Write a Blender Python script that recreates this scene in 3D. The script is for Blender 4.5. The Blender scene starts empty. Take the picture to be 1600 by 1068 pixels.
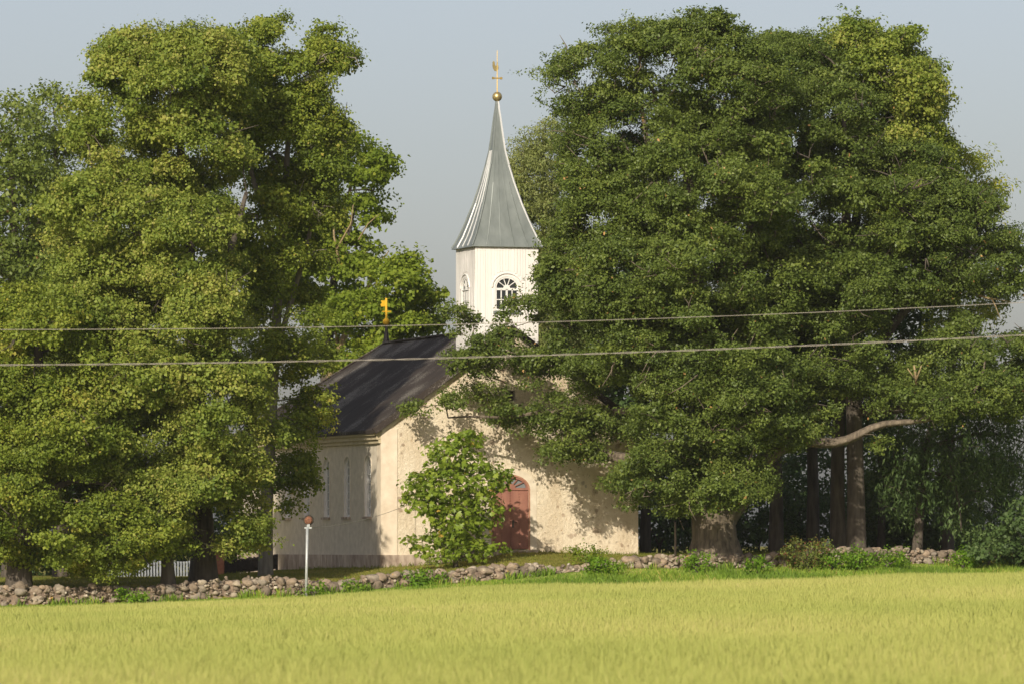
import bpy, bmesh, math, random
import numpy as np
from mathutils import Vector, Matrix
from mathutils.geometry import tessellate_polygon

random.seed(7)
RNG = np.random.default_rng(11)
R = math.radians
C = bpy.context.scene.collection
sc = bpy.context.scene

# ------------------------------------------------------------------ camera, world, sun, exposure
F = 8889.0            # focal length in photograph pixels (200 mm lens)
YH = 850.0            # image row of the horizon
ZC = 1.6              # eye height
cam_d = bpy.data.cameras.new('camera'); cam = bpy.data.objects.new('camera', cam_d); C.objects.link(cam)
cam.location = (0, 0, ZC); cam.rotation_euler = (R(90), 0, 0)
cam_d.sensor_width = 36; cam_d.lens = F * 36 / 1600
cam_d.shift_y = (YH - 534) / 1600
cam_d.clip_start = 1; cam_d.clip_end = 6000
cam_d.dof.use_dof = True; cam_d.dof.focus_distance = 212; cam_d.dof.aperture_fstop = 3.2
sc.camera = cam

SUN_AZ, SUN_EL = R(17), R(25)        # degrees to the left of straight behind the camera
world = bpy.data.worlds.new('World'); sc.world = world; world.use_nodes = True
nt = world.node_tree; nt.nodes.clear()
sky = nt.nodes.new('ShaderNodeTexSky'); sky.sky_type = 'NISHITA'; sky.sun_disc = False
sky.sun_elevation = SUN_EL; sky.sun_rotation = math.pi + SUN_AZ
sky.air_density = 1.0; sky.dust_density = 2.2; sky.ozone_density = 2.5
hs = nt.nodes.new('ShaderNodeHueSaturation'); hs.inputs['Saturation'].default_value = 0.68
bg = nt.nodes.new('ShaderNodeBackground'); bg.inputs['Strength'].default_value = 0.108
wo = nt.nodes.new('ShaderNodeOutputWorld')
nt.links.new(sky.outputs[0], hs.inputs['Color']); sky_tint = nt.nodes.new('ShaderNodeMix'); sky_tint.data_type = 'RGBA'; sky_tint.blend_type = 'MULTIPLY'; sky_tint.inputs[0].default_value = 1
sky_tint.inputs[7].default_value = (1.0, 0.93, 0.95, 1)     # tint that takes some green out of the sky colour
nt.links.new(hs.outputs[0], sky_tint.inputs[6]); nt.links.new(sky_tint.outputs[2], bg.inputs[0]); nt.links.new(bg.outputs[0], wo.inputs[0])

sun_d = bpy.data.lights.new('sun', 'SUN'); sun = bpy.data.objects.new('sun', sun_d); C.objects.link(sun)
sun_d.energy = 4.2; sun_d.angle = R(0.55); sun_d.color = (1.0, 0.90, 0.75)
sdir = Vector((-math.sin(SUN_AZ) * math.cos(SUN_EL), -math.cos(SUN_AZ) * math.cos(SUN_EL), math.sin(SUN_EL)))
sun.rotation_euler = sdir.to_track_quat('Z', 'Y').to_euler()
sun.location = sdir * 300
sc.view_settings.view_transform = 'Standard'; sc.view_settings.look = 'None'
sc.view_settings.exposure = 0.2; sc.view_settings.gamma = 1.0
sc.cycles.max_bounces = 6; sc.cycles.diffuse_bounces = 3; sc.cycles.transmission_bounces = 4

def at(px, py, Y):
    return np.array(((px - 800) * Y / F, Y, ZC - (py - YH) * Y / F))
def mpp(Y):
    return Y / F                       # metres per photograph pixel at distance Y

# ------------------------------------------------------------------ materials
def mat(name):
    m = bpy.data.materials.new(name); m.use_nodes = True
    n = m.node_tree.nodes; l = m.node_tree.links
    return m, n, l, n['Principled BSDF']

def ramp(n, stops):
    r = n.new('ShaderNodeValToRGB'); e = r.color_ramp.elements
    while len(e) < len(stops): e.new(0.5)
    for k, (p, c) in enumerate(stops):
        e[k].position = p; e[k].color = (*c, 1)
    return r

def noise(n, l, scale, detail=4, rough=0.55, vec=None, stretch=None):
    t = n.new('ShaderNodeTexNoise'); t.inputs['Scale'].default_value = scale
    t.inputs['Detail'].default_value = detail; t.inputs['Roughness'].default_value = rough
    tc = n.new('ShaderNodeTexCoord')
    if stretch:
        mp = n.new('ShaderNodeMapping'); mp.inputs['Scale'].default_value = stretch
        l.new(tc.outputs['Object'], mp.inputs[0]); l.new(mp.outputs[0], t.inputs['Vector'])
    else:
        l.new(tc.outputs['Object'], t.inputs['Vector'])
    return t

def bump(n, l, h, b, strength=0.5, dist=0.03):
    bp = n.new('ShaderNodeBump'); bp.inputs['Strength'].default_value = strength; bp.inputs['Distance'].default_value = dist
    l.new(h, bp.inputs['Height']); l.new(bp.outputs[0], b.inputs['Normal'])

def leaf_mat(name, stops, trans=0.35, rough=0.55, tcol=1.3):
    m, n, l, b = mat(name)
    a = n.new('ShaderNodeAttribute'); a.attribute_name = 'tone'
    r = ramp(n, stops); l.new(a.outputs['Fac'], r.inputs[0])
    b.inputs['Roughness'].default_value = rough; b.inputs['Specular IOR Level'].default_value = 0.25
    l.new(r.outputs[0], b.inputs['Base Color'])
    t = n.new('ShaderNodeBsdfTranslucent')
    mul = n.new('ShaderNodeMix'); mul.data_type = 'RGBA'; mul.blend_type = 'MULTIPLY'; mul.inputs[0].default_value = 1
    mul.inputs[7].default_value = (tcol, tcol, tcol * 0.5, 1)
    l.new(r.outputs[0], mul.inputs[6]); l.new(mul.outputs[2], t.inputs[0])
    mx = n.new('ShaderNodeMixShader'); mx.inputs[0].default_value = trans
    l.new(b.outputs[0], mx.inputs[1]); l.new(t.outputs[0], mx.inputs[2])
    l.new(mx.outputs[0], n['Material Output'].inputs[0])
    return m

def simple_mat(name, c1, c2, scale=6, rough=0.8, stretch=None, bmp=0.3, metal=0.0, spec=0.3, bscale=None):
    m, n, l, b = mat(name)
    t = noise(n, l, scale, 6, 0.6, stretch=stretch)
    r = ramp(n, [(0.3, c1), (0.7, c2)]); l.new(t.outputs[0], r.inputs[0]); l.new(r.outputs[0], b.inputs['Base Color'])
    b.inputs['Roughness'].default_value = rough; b.inputs['Metallic'].default_value = metal
    b.inputs['Specular IOR Level'].default_value = spec
    if bmp: bump(n, l, t.outputs[0], b, bmp, 0.03)
    return m

M = {}
M['lime'] = leaf_mat('lime_leaf', [(0, (0.093, 0.153, 0.023)), (.45, (0.194, 0.253, 0.040)), (.8, (0.300, 0.339, 0.062)), (1, (0.376, 0.346, 0.100))])
M['lime_green'] = leaf_mat('green_lime_leaf', [(0, (0.103, 0.155, 0.021)), (.5, (0.206, 0.262, 0.035)), (.85, (0.317, 0.339, 0.052)), (1, (0.446, 0.367, 0.082))])
M['maple'] = leaf_mat('maple_leaf', [(0, (0.119, 0.179, 0.018)), (.6, (0.224, 0.296, 0.031)), (1, (0.336, 0.359, 0.046))], trans=.42)
M['oak'] = leaf_mat('oak_leaf', [(0, (0.071, 0.111, 0.024)), (.5, (0.136, 0.185, 0.037)), (.95, (0.221, 0.269, 0.054)), (1, (0.538, 0.317, 0.122))], rough=.45)
M['dark'] = leaf_mat('dark_leaf', [(0, (0.043, 0.073, 0.026)), (.6, (0.079, 0.134, 0.039)), (1, (0.128, 0.183, 0.058))])  # dark green leaf colour of shrubs and understorey
M['larch'] = leaf_mat('larch_leaf', [(0, (0.146, 0.183, 0.051)), (.6, (0.248, 0.281, 0.086)), (1, (0.352, 0.351, 0.129))])
M['chestnut'] = leaf_mat('chestnut_leaf', [(0, (0.116, 0.189, 0.022)), (.6, (0.206, 0.287, 0.031)), (.95, (0.298, 0.365, 0.046)), (1, (0.529, 0.365, 0.077))], trans=.4, rough=.4)
M['shrub'] = leaf_mat('shrub_leaf', [(0, (.08, .13, .02)), (.55, (.15, .19, .04)), (.85, (.22, .25, .06)), (1, (.22, .09, .05))])
M['weed'] = leaf_mat('weed_leaf', [(0, (.09, .19, .015)), (.6, (.16, .29, .02)), (1, (.27, .34, .04))], trans=.4)
M['grass'] = leaf_mat('verge_grass_blade', [(0, (0.101, 0.182, 0.019)), (.6, (0.202, 0.314, 0.031)), (.9, (0.331, 0.386, 0.061)), (1, (0.605, 0.435, 0.169))], trans=.35)
M['lawn_blade'] = leaf_mat('lawn_blade', [(0, (.13, .16, .02)), (.6, (.21, .21, .035)), (1, (.32, .27, .07))], trans=.3)
M['crop'] = leaf_mat('oat_blade', [(0, (0.323, 0.368, 0.086)), (.55, (0.436, 0.452, 0.128)), (.9, (0.537, 0.494, 0.186)), (1, (0.626, 0.515, 0.279))], trans=.35, rough=.6)
M['crop_edge'] = M['crop']

M['bark'] = simple_mat('lime_bark', (.045, .037, .028), (.13, .11, .085), 5, .9, (1, 1, .18), .8)
M['pale_bark'] = simple_mat('pale_lime_bark', (.13, .115, .09), (.27, .24, .195), 6, .9, (1, 1, .2), .6)
M['oak_bark'] = simple_mat('oak_bark', (.055, .044, .032), (.22, .18, .13), 9, .95, (1, 1, .1), 1.0)
M['twig'] = simple_mat('grey_twig_bark', (.16, .13, .095), (.3, .25, .18), 9, .9, (1, 1, .4), 0)
M['dry_bark'] = simple_mat('dry_branch_bark', (.2, .15, .085), (.34, .26, .13), 9, .9, (1, 1, .4), .4)

def ground_mat(name, stops, scale, scale2=None):
    m, n, l, b = mat(name)
    t = noise(n, l, scale, 8, 0.65); r = ramp(n, stops)
    l.new(t.outputs[0], r.inputs[0]); l.new(r.outputs[0], b.inputs['Base Color'])
    b.inputs['Roughness'].default_value = .95; b.inputs['Specular IOR Level'].default_value = .1
    t2 = noise(n, l, scale2 or scale * 6, 4); bump(n, l, t2.outputs[0], b, .6, .05)
    return m
M['field'] = ground_mat('field_soil_and_straw', [(.3, (.3, .34, .08)), (.7, (.38, .4, .11))], 1.5)
M['lawn'] = ground_mat('mown_lawn', [(.3, (.12, .14, .02)), (.5, (.19, .18, .035)), (.7, (.26, .22, .06))], .9, 12)

# rubble gable: lime render rubbed thin over fieldstones
def rubble_mat():
    m, n, l, b = mat('rubble_render')
    tc = n.new('ShaderNodeTexCoord')
    big = noise(n, l, .55, 3, .5); fine = noise(n, l, 9, 6, .65)
    base = ramp(n, [(.32, (.53, .43, .30)), (.44, (.71, .61, .45)), (.58, (.77, .68, .52)), (.72, (.82, .75, .61))])
    mixv = n.new('ShaderNodeMath'); mixv.operation = 'MULTIPLY_ADD'; mixv.inputs[1].default_value = .45
    h2 = n.new('ShaderNodeMath'); h2.operation = 'MULTIPLY'; h2.inputs[1].default_value = .55
    l.new(big.outputs[0], h2.inputs[0]); l.new(fine.outputs[0], mixv.inputs[0]); l.new(h2.outputs[0], mixv.inputs[2])
    l.new(mixv.outputs[0], base.inputs[0])
    # warped voronoi cells: only some cells show bare stone
    wn = noise(n, l, 2.5, 3); add = n.new('ShaderNodeMix'); add.data_type = 'VECTOR'; add.inputs[0].default_value = .16
    l.new(tc.outputs['Object'], add.inputs[4]); l.new(wn.outputs['Color'], add.inputs[5])
    def cells(scale, thr, rad):
        v = n.new('ShaderNodeTexVoronoi'); v.inputs['Scale'].default_value = scale; l.new(add.outputs[1], v.inputs['Vector'])
        sep = n.new('ShaderNodeSeparateColor'); l.new(v.outputs['Color'], sep.inputs[0])
        gt = n.new('ShaderNodeMath'); gt.operation = 'GREATER_THAN'; gt.inputs[1].default_value = thr; l.new(sep.outputs[0], gt.inputs[0])
        mr = n.new('ShaderNodeMapRange'); mr.inputs[1].default_value = rad; mr.inputs[2].default_value = rad * .72
        mr.inputs[3].default_value = 0; mr.inputs[4].default_value = 1; l.new(v.outputs['Distance'], mr.inputs[0])
        mu = n.new('ShaderNodeMath'); mu.operation = 'MULTIPLY'; l.new(gt.outputs[0], mu.inputs[0]); l.new(mr.outputs[0], mu.inputs[1])
        return mu, sep
    m1, s1 = cells(2.6, .74, .3); m2, s2 = cells(5.0, .8, .36)
    mx = n.new('ShaderNodeMath'); mx.operation = 'MAXIMUM'; l.new(m1.outputs[0], mx.inputs[0]); l.new(m2.outputs[0], mx.inputs[1])
    sm = n.new('ShaderNodeMath'); sm.operation = 'MULTIPLY'; sm.inputs[1].default_value = .6; l.new(mx.outputs[0], sm.inputs[0])
    stone = ramp(n, [(0, (.2, .14, .1)), (.5, (.36, .25, .17)), (1, (.3, .27, .22))]); l.new(s1.outputs[1], stone.inputs[0])
    mix = n.new('ShaderNodeMix'); mix.data_type = 'RGBA'; l.new(sm.outputs[0], mix.inputs[0])
    l.new(base.outputs[0], mix.inputs[6]); l.new(stone.outputs[0], mix.inputs[7])
    # dark pits
    pv = noise(n, l, 5.5, 5, .7); pr = ramp(n, [(.34, (.66, .58, .48)), (.41, (1, 1, 1))]); l.new(pv.outputs[0], pr.inputs[0])
    mul = n.new('ShaderNodeMix'); mul.data_type = 'RGBA'; mul.blend_type = 'MULTIPLY'; mul.inputs[0].default_value = 1
    l.new(mix.outputs[2], mul.inputs[6]); l.new(pr.outputs[0], mul.inputs[7])
    # rain streaks and old damp patches
    st = noise(n, l, 1.1, 6, .65, stretch=(1, 1, .28)); sr = ramp(n, [(.36, (.74, .68, .6)), (.52, (1, 1, 1))]); l.new(st.outputs[0], sr.inputs[0])
    mu2 = n.new('ShaderNodeMix'); mu2.data_type = 'RGBA'; mu2.blend_type = 'MULTIPLY'; mu2.inputs[0].default_value = .5
    l.new(mul.outputs[2], mu2.inputs[6]); l.new(sr.outputs[0], mu2.inputs[7])
    l.new(mu2.outputs[2], b.inputs['Base Color'])
    b.inputs['Roughness'].default_value = .95; b.inputs['Specular IOR Level'].default_value = .1
    bn = noise(n, l, 7, 8, .75); bump(n, l, bn.outputs[0], b, 1.0, .085)
    return m
M['rubble'] = rubble_mat()
M['plaster'] = simple_mat('grey_roughcast', (.52, .46, .36), (.68, .61, .49), 3, .95, None, .5, spec=.1)
M['smooth_plaster'] = simple_mat('pale_plaster', (.58, .5, .38), (.72, .65, .52), 4, .9, None, .35, spec=.1)
M['corner'] = simple_mat('corner_plaster', (.62, .52, .39), (.75, .66, .52), 2.5, .95, None, .4, spec=.1)
M['plinth'] = simple_mat('plinth_stone', (.24, .18, .14), (.56, .47, .37), 4, .95, (1, 1, .35), .9, spec=.1)
M['cornice'] = simple_mat('ochre_cornice', (.42, .35, .22), (.52, .45, .3), 3, .85, None, .1)
M['white'] = simple_mat('white_paint', (.70, .67, .61), (.78, .75, .7), 4, .6, None, .05)
M['white_window'] = simple_mat('window_paint', (.68, .68, .64), (.8, .79, .75), 5, .5, None, .0)
def board_mat():
    m, n, l, b = mat('painted_boards')
    t = noise(n, l, 2.2, 6, .6, stretch=(3, 3, .25)); r = ramp(n, [(.25, (.70, .675, .63)), (.55, (.76, .74, .70)), (.8, (.79, .775, .74))])
    l.new(t.outputs[0], r.inputs[0]); l.new(r.outputs[0], b.inputs['Base Color']); b.inputs['Roughness'].default_value = .65
    bump(n, l, t.outputs[0], b, .1, .02)
    return m
M['board'] = board_mat()
M['door'] = simple_mat('red_brown_door_paint', (.25, .11, .08), (.36, .17, .12), 3, .55, (1, 1, .4), .1)
M['brick'] = simple_mat('red_brick_edge', (.34, .15, .09), (.46, .26, .17), 7, .9, None, .5)
M['iron'] = simple_mat('dark_iron', (.04, .035, .03), (.09, .08, .07), 10, .5, None, .1, .6)
def glass_mat(name, c):
    m, n, l, b = mat(name)
    b.inputs['Base Color'].default_value = (*c, 1); b.inputs['Roughness'].default_value = .08; b.inputs['Specular IOR Level'].default_value = .15
    return m
M['glass'] = glass_mat('dark_window_glass', (.035, .04, .042))
M['pale_glass'] = glass_mat('pale_window_glass', (.2, .21, .21))
def zinc_mat(name, c1, c2, rough, metal):
    m, n, l, b = mat(name)
    t = noise(n, l, 1.6, 5, .6, stretch=(1.5, 1.5, .5)); r = ramp(n, [(.3, c1), (.7, c2)])
    l.new(t.outputs[0], r.inputs[0]); l.new(r.outputs[0], b.inputs['Base Color'])
    b.inputs['Metallic'].default_value = metal; b.inputs['Roughness'].default_value = rough
    bump(n, l, t.outputs[0], b, .25, .04)
    return m
M['zinc'] = zinc_mat('zinc_sheet', (.175, .20, .19), (.265, .295, .28), .5, .3)
M['zinc_glint'] = zinc_mat('zinc_painted_glint', (.6, .61, .6), (.75, .75, .73), .4, .3)  # pale tone puts the sun's glint on the seams into the colour
M['gold'] = simple_mat('gilding', (.55, .38, .10), (.7, .5, .16), 6, .4, None, .05, .75)
M['dull_gold'] = simple_mat('dull_gilding', (.46, .36, .15), (.58, .46, .22), 6, .36, None, .05, .7)
M['yellow'] = simple_mat('ochre_metal', (.62, .36, .015), (.75, .46, .03), 8, .6, None, .1, .1)
def roof_mat():
    m, n, l, b = mat('charcoal_shingle')
    t = noise(n, l, 1.2, 5, .6); r = ramp(n, [(.3, (.036, .029, .025)), (.7, (.056, .045, .038))]); l.new(t.outputs[0], r.inputs[0])
    sp = noise(n, l, 19, 3, .8); pt = noise(n, l, .45, 3, .6)
    mu = n.new('ShaderNodeMath'); mu.operation = 'MULTIPLY'; l.new(sp.outputs[0], mu.inputs[0]); l.new(pt.outputs[0], mu.inputs[1])
    rr = ramp(n, [(.275, (0, 0, 0)), (.34, (1, 1, 1))]); l.new(mu.outputs[0], rr.inputs[0])
    mx = n.new('ShaderNodeMix'); mx.data_type = 'RGBA'; l.new(rr.outputs[0], mx.inputs[0])
    l.new(r.outputs[0], mx.inputs[6]); mx.inputs[7].default_value = (.19, .175, .15, 1)
    l.new(mx.outputs[2], b.inputs['Base Color']); b.inputs['Roughness'].default_value = .85; b.inputs['Specular IOR Level'].default_value = .15
    bn = noise(n, l, 14, 4); bump(n, l, bn.outputs[0], b, .4, .02)
    return m
M['roof'] = roof_mat()
def stone_mat():
    m, n, l, b = mat('fieldstone')
    a = n.new('ShaderNodeAttribute'); a.attribute_name = 'tone'
    r = ramp(n, [(0, (.13, .11, .085)), (.3, (.22, .18, .14)), (.5, (.32, .25, .185)), (.62, (.26, .23, .19)), (.8, (.35, .3, .23)), (.93, (.42, .37, .3)), (1, (.52, .48, .41))])
    l.new(a.outputs['Fac'], r.inputs[0])
    t = noise(n, l, 6, 6, .65); rr = ramp(n, [(.3, (.6, .58, .55)), (.65, (1.1, 1.08, 1.02))]); l.new(t.outputs[0], rr.inputs[0])
    mu = n.new('ShaderNodeMix'); mu.data_type = 'RGBA'; mu.blend_type = 'MULTIPLY'; mu.inputs[0].default_value = 1
    l.new(r.outputs[0], mu.inputs[6]); l.new(rr.outputs[0], mu.inputs[7])
    lt = noise(n, l, 1.3, 5, .7); lr = ramp(n, [(.63, (0, 0, 0)), (.68, (1, 1, 1))]); l.new(lt.outputs[0], lr.inputs[0])
    mx = n.new('ShaderNodeMix'); mx.data_type = 'RGBA'; l.new(lr.outputs[0], mx.inputs[0])
    l.new(mu.outputs[2], mx.inputs[6]); mx.inputs[7].default_value = (.42, .26, .06, 1)
    l.new(mx.outputs[2], b.inputs['Base Color']); b.inputs['Roughness'].default_value = .92; b.inputs['Specular IOR Level'].default_value = .15
    bump(n, l, t.outputs[0], b, .7, .05)
    return m
M['stone'] = stone_mat()
M['rubble_core'] = simple_mat('wall_fill', (.10, .075, .055), (.28, .21, .15), 7, .95, None, 1.0)
M['wire'] = simple_mat('grey_cable', (.27, .24, .2), (.36, .33, .28), 3, .7, None, 0)
M['galv'] = simple_mat('galvanised_steel', (.34, .37, .37), (.46, .48, .47), 5, .5, None, .05, .3)
M['rust'] = simple_mat('rusty_steel', (.09, .045, .03), (.26, .11, .06), 9, .8, None, .3)
M['picket'] = simple_mat('shaded_white_picket_paint', (.2, .22, .24), (.28, .3, .32), 5, .8, None, .1)  # white fence paint, greyed and blued to carry the tree shade
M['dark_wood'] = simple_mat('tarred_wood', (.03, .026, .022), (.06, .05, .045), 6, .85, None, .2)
M['red_wood'] = simple_mat('red_brown_wood', (.2, .08, .045), (.28, .12, .07), 6, .85, None, .2)
M['post_wood'] = simple_mat('weathered_post', (.16, .13, .10), (.26, .22, .17), 8, .9, (1, 1, .2), .4)

# ------------------------------------------------------------------ helpers for objects
def tag(o, label=None, cat=None, group=None, kind=None):
    if label: o['label'] = label
    if cat: o['category'] = cat
    if group: o['group'] = group
    if kind: o['kind'] = kind
    return o
def thing(name, label, cat, loc, rz=0, group=None):
    o = bpy.data.objects.new(name, None); o.empty_display_size = .3; C.objects.link(o)
    o.location = tuple(float(v) for v in loc); o.rotation_euler = (0, 0, rz)
    return tag(o, label, cat, group)
def link_mesh(name, me, m, parent=None):
    o = bpy.data.objects.new(name, me); C.objects.link(o)
    if m: me.materials.append(m)
    if parent: o.parent = parent
    return o
def arrays_mesh(name, co, k, m, parent=None, tone=None, smooth=False):
    """co: (n*k,3) array, every k vertices make one face"""
    if parent is not None: co = co - np.array(parent.location)
    nv = len(co); nf = nv // k
    me = bpy.data.meshes.new(name)
    me.vertices.add(nv); me.vertices.foreach_set('co', np.ascontiguousarray(co, dtype=np.float32).ravel())
    me.loops.add(nv); me.loops.foreach_set('vertex_index', np.arange(nv, dtype=np.int32))
    me.polygons.add(nf); me.polygons.foreach_set('loop_start', np.arange(0, nv, k, dtype=np.int32))
    if tone is not None:
        a = me.attributes.new('tone', 'FLOAT', 'FACE'); a.data.foreach_set('value', np.clip(tone, 0, 1).astype(np.float32))
    me.update(calc_edges=True)
    return link_mesh(name, me, m, parent)

class MB:
    def __init__(s): s.v = []; s.f = []
    def face(s, pts):
        i = len(s.v); s.v += [tuple(p) for p in pts]; s.f.append(tuple(range(i, i + len(pts))))
    def box(s, x0, x1, y0, y1, z0, z1):
        i = len(s.v)
        s.v += [(x0, y0, z0), (x1, y0, z0), (x1, y1, z0), (x0, y1, z0), (x0, y0, z1), (x1, y0, z1), (x1, y1, z1), (x0, y1, z1)]
        for q in ((3, 2, 1, 0), (4, 5, 6, 7), (0, 1, 5, 4), (1, 2, 6, 5), (2, 3, 7, 6), (3, 0, 4, 7)): s.f.append(tuple(i + k for k in q))
        return s
    def bar(s, a, b, w, h=None, up=(0, 0, 1)):
        """square-section bar between two points"""
        a = Vector(a); b = Vector(b); t = (b - a).normalized(); h = h or w
        up = Vector(up)
        if abs(t.dot(up)) > .95: up = Vector((1, 0, 0))
        x = t.cross(up).normalized(); y = x.cross(t).normalized()
        i = len(s.v)
        for p in (a, b):
            for sx, sy in ((-1, -1), (1, -1), (1, 1), (-1, 1)): s.v.append(tuple(p + x * sx * w / 2 + y * sy * h / 2))
        for q in ((3, 2, 1, 0), (4, 5, 6, 7), (0, 1, 5, 4), (1, 2, 6, 5), (2, 3, 7, 6), (3, 0, 4, 7)): s.f.append(tuple(i + k for k in q))
        return s
    def tube(s, pts, rad, n=8, cap=True, rough=0, seed=0):
        pts = [Vector(p) for p in pts]
        if not hasattr(rad, '__len__'): rad = [rad] * len(pts)
        rings = []; ref = None; rr = random.Random(seed)
        ph = [rr.uniform(0, 6.28) for _ in range(3)]
        for k, p in enumerate(pts):
            t = (pts[min(k + 1, len(pts) - 1)] - pts[max(k - 1, 0)])
            t = t.normalized() if t.length > 1e-6 else Vector((0, 0, 1))
            if ref is None: ref = Vector((1, 0, 0)) if abs(t.x) < .8 else Vector((0, 1, 0))
            x = (ref - t * ref.dot(t)); x = x.normalized() if x.length > 1e-4 else t.orthogonal().normalized()
            ref = x; y = t.cross(x); ring = []
            for j in range(n):
                a = 2 * math.pi * j / n
                f = 1 + rough * (math.sin(3 * a + ph[0] + k * .15) * .5 + math.sin(5 * a + ph[1] - k * .1) * .35 + math.sin(9 * a + ph[2]) * .25)
                ring.append(len(s.v)); s.v.append(tuple(p + (x * math.cos(a) + y * math.sin(a)) * rad[k] * f))
            rings.append(ring)
        for a, b in zip(rings, rings[1:]):
            for j in range(n): s.f.append((a[j], a[(j + 1) % n], b[(j + 1) % n], b[j]))
        if cap: s.f.append(tuple(reversed(rings[0]))); s.f.append(tuple(rings[-1]))
        return s
    def lathe(s, prof, c=(0, 0, 0), n=20):
        """prof: list of (r, z)"""
        rings = []
        for r, z in prof:
            ring = []
            for j in range(n):
                a = 2 * math.pi * j / n; ring.append(len(s.v)); s.v.append((c[0] + r * math.cos(a), c[1] + r * math.sin(a), c[2] + z))
            rings.append(ring)
        for a, b in zip(rings, rings[1:]):
            for j in range(n): s.f.append((a[j], a[(j + 1) % n], b[(j + 1) % n], b[j]))
        s.f.append(tuple(reversed(rings[0]))); s.f.append(tuple(rings[-1]))
        return s
    def build(s, name, m, parent=None, smooth=False, world=False):
        v = s.v
        if world and parent is not None:
            L = parent.location; v = [(a - L.x, b - L.y, c - L.z) for a, b, c in v]
        me = bpy.data.meshes.new(name); me.from_pydata(v, [], s.f); me.update()
        if smooth: me.polygons.foreach_set('use_smooth', [True] * len(me.polygons))
        return link_mesh(name, me, m, parent)

# ------------------------------------------------------------------ terrain profiles, read along the wall
# px, wall base row, wall top row, distance
WALL = [(-300, 952, 925, 198), (-100, 949, 920, 201), (0, 946, 915, 202), (130, 943, 917, 203), (250, 939, 914, 204), (340, 934, 905, 204.8), (420, 930, 901, 205.3),
        (480, 928, 905, 205.8), (525, 925, 909, 206.2), (560, 922, 901, 206.5), (600, 918, 894, 207), (660, 914, 891, 207.5), (740, 909, 886, 208),
        (800, 903, 880, 208.5), (835, 899, 880, 208.8), (870, 895, 886, 209), (930, 890, 880, 209.5), (975, 887, 870, 210), (1040, 887, 868, 210.5), (1100, 887, 865, 211),
        (1180, 886, 867, 211.7), (1220, 885, 861, 212), (1300, 882, 856, 213), (1400, 880, 858, 214), (1440, 880, 858, 214.5), (1490, 880, 862, 215), (1700, 879, 866, 217), (2000, 879, 866, 219)]
WX = np.array([(p - 800) * Y / F for p, b, t, Y in WALL]); WY = np.array([w[3] for w in WALL])
WB = np.array([ZC - (b - YH) * Y / F for p, b, t, Y in WALL]); WT = np.array([ZC - (t - YH) * Y / F for p, b, t, Y in WALL])
CH = [(-300, 905, 214), (300, 903, 216), (425, 890, 224), (570, 887, 218), (596, 886, 216.8), (690, 880, 217.6), (760, 870, 218.2), (790, 861, 218.4), (830, 860, 218.7), (900, 863, 219), (996, 866, 219.8),
      (1120, 865, 221), (1340, 861, 222), (1500, 866, 222), (1900, 866, 222)]
CX = np.array([(p - 800) * Y / F for p, b, Y in CH]); CY = np.array([c[2] for c in CH]); CZ = np.array([ZC - (b - YH) * Y / F for p, b, Y in CH])
# edge of the crop in the picture: px -> row
EDGE = np.array([(-300, 952.5), (0, 946.5), (250, 939.5), (400, 932), (480, 930.5), (600, 920), (700, 911), (850, 905), (1000, 901), (1200, 894), (1400, 886), (1600, 884), (1900, 883)])
GAP = np.interp(800 + WX * F / WY, [-300, 480, 600, 850, 1000, 1200, 1400, 1900], [.5, .5, 1.0, 3.5, 5.5, 5, 4, 3])
WE = ZC - (np.interp(800 + WX * F / WY, EDGE[:, 0], EDGE[:, 1] + np.interp(EDGE[:, 0], [500, 900], [0, 5])) - YH) * (WY - GAP) / F
def crop_limit(x):
    return np.interp(x, WX, WY - GAP)
def smooth01(t): t = np.clip(t, 0, 1); return t * t * (3 - 2 * t)
CROPH = .32
def terrain(x, y):
    x = np.asarray(x, float); y = np.asarray(y, float)
    yw = np.interp(x, WX, WY); zb = np.interp(x, WX, WB); zt = np.interp(x, WX, WT) - .14
    cy = np.interp(x, CX, CY); cz = np.interp(x, CX, CZ)
    ye = np.interp(x, WX, WY - GAP); ze = np.interp(x, WX, WE)
    front = ze * np.clip((y - 60) / (ye - 60), 0, 1) + (zb - ze) * np.clip((y - ye) / (yw - ye), 0, 1)
    back = zt + (cz - zt) * np.clip((y - yw - .4) / np.maximum(cy - yw - .4, 1), 0, 1)
    far = np.clip((y - 245) / 600, 0, 1)
    back = back * (1 - far) + .2 * far
    s = smooth01((y - yw + .05) / .5)
    return front * (1 - s) + back * s
def ground_z(x, y): return float(terrain(x, y))

def build_ground():
    ys = np.concatenate([np.array([-400, -100, 0, 30]), np.linspace(45, 192, 50), np.linspace(193, 226, 133), np.linspace(228, 300, 30), np.array([350, 450, 700, 1200, 2500, 4500])])
    xs = np.concatenate([np.array([-4000, -1500, -500, -150, -70]), np.linspace(-40, 40, 161), np.array([70, 150, 500, 1500, 4000])])
    X, Y = np.meshgrid(xs, ys); Z = terrain(X, Y)
    yw = np.interp(X, WX, WY)
    Z = np.where(Y < yw - .1, Z - CROPH * smooth01((yw - .1 - Y) / 2.5) * np.where(Y < yw - 1, 1, 1), Z)
    nx = len(xs); v = np.stack([X, Y, Z], -1).reshape(-1, 3)
    f = [(j * nx + i, j * nx + i + 1, (j + 1) * nx + i + 1, (j + 1) * nx + i) for j in range(len(ys) - 1) for i in range(nx - 1)]
    me = bpy.data.meshes.new('ground'); me.from_pydata(v.tolist(), [], f); me.update()
    me.polygons.foreach_set('use_smooth', [True] * len(me.polygons))
    o = link_mesh('ground', me, M['lawn']); me.materials.append(M['field']); tag(o, kind='structure')
    cen = np.array([p.center[:] for p in me.polygons]); mi = (cen[:, 1] < np.interp(cen[:, 0], WX, WY) - .3).astype(np.int32)
    me.polygons.foreach_set('material_index', mi)
build_ground()

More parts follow.
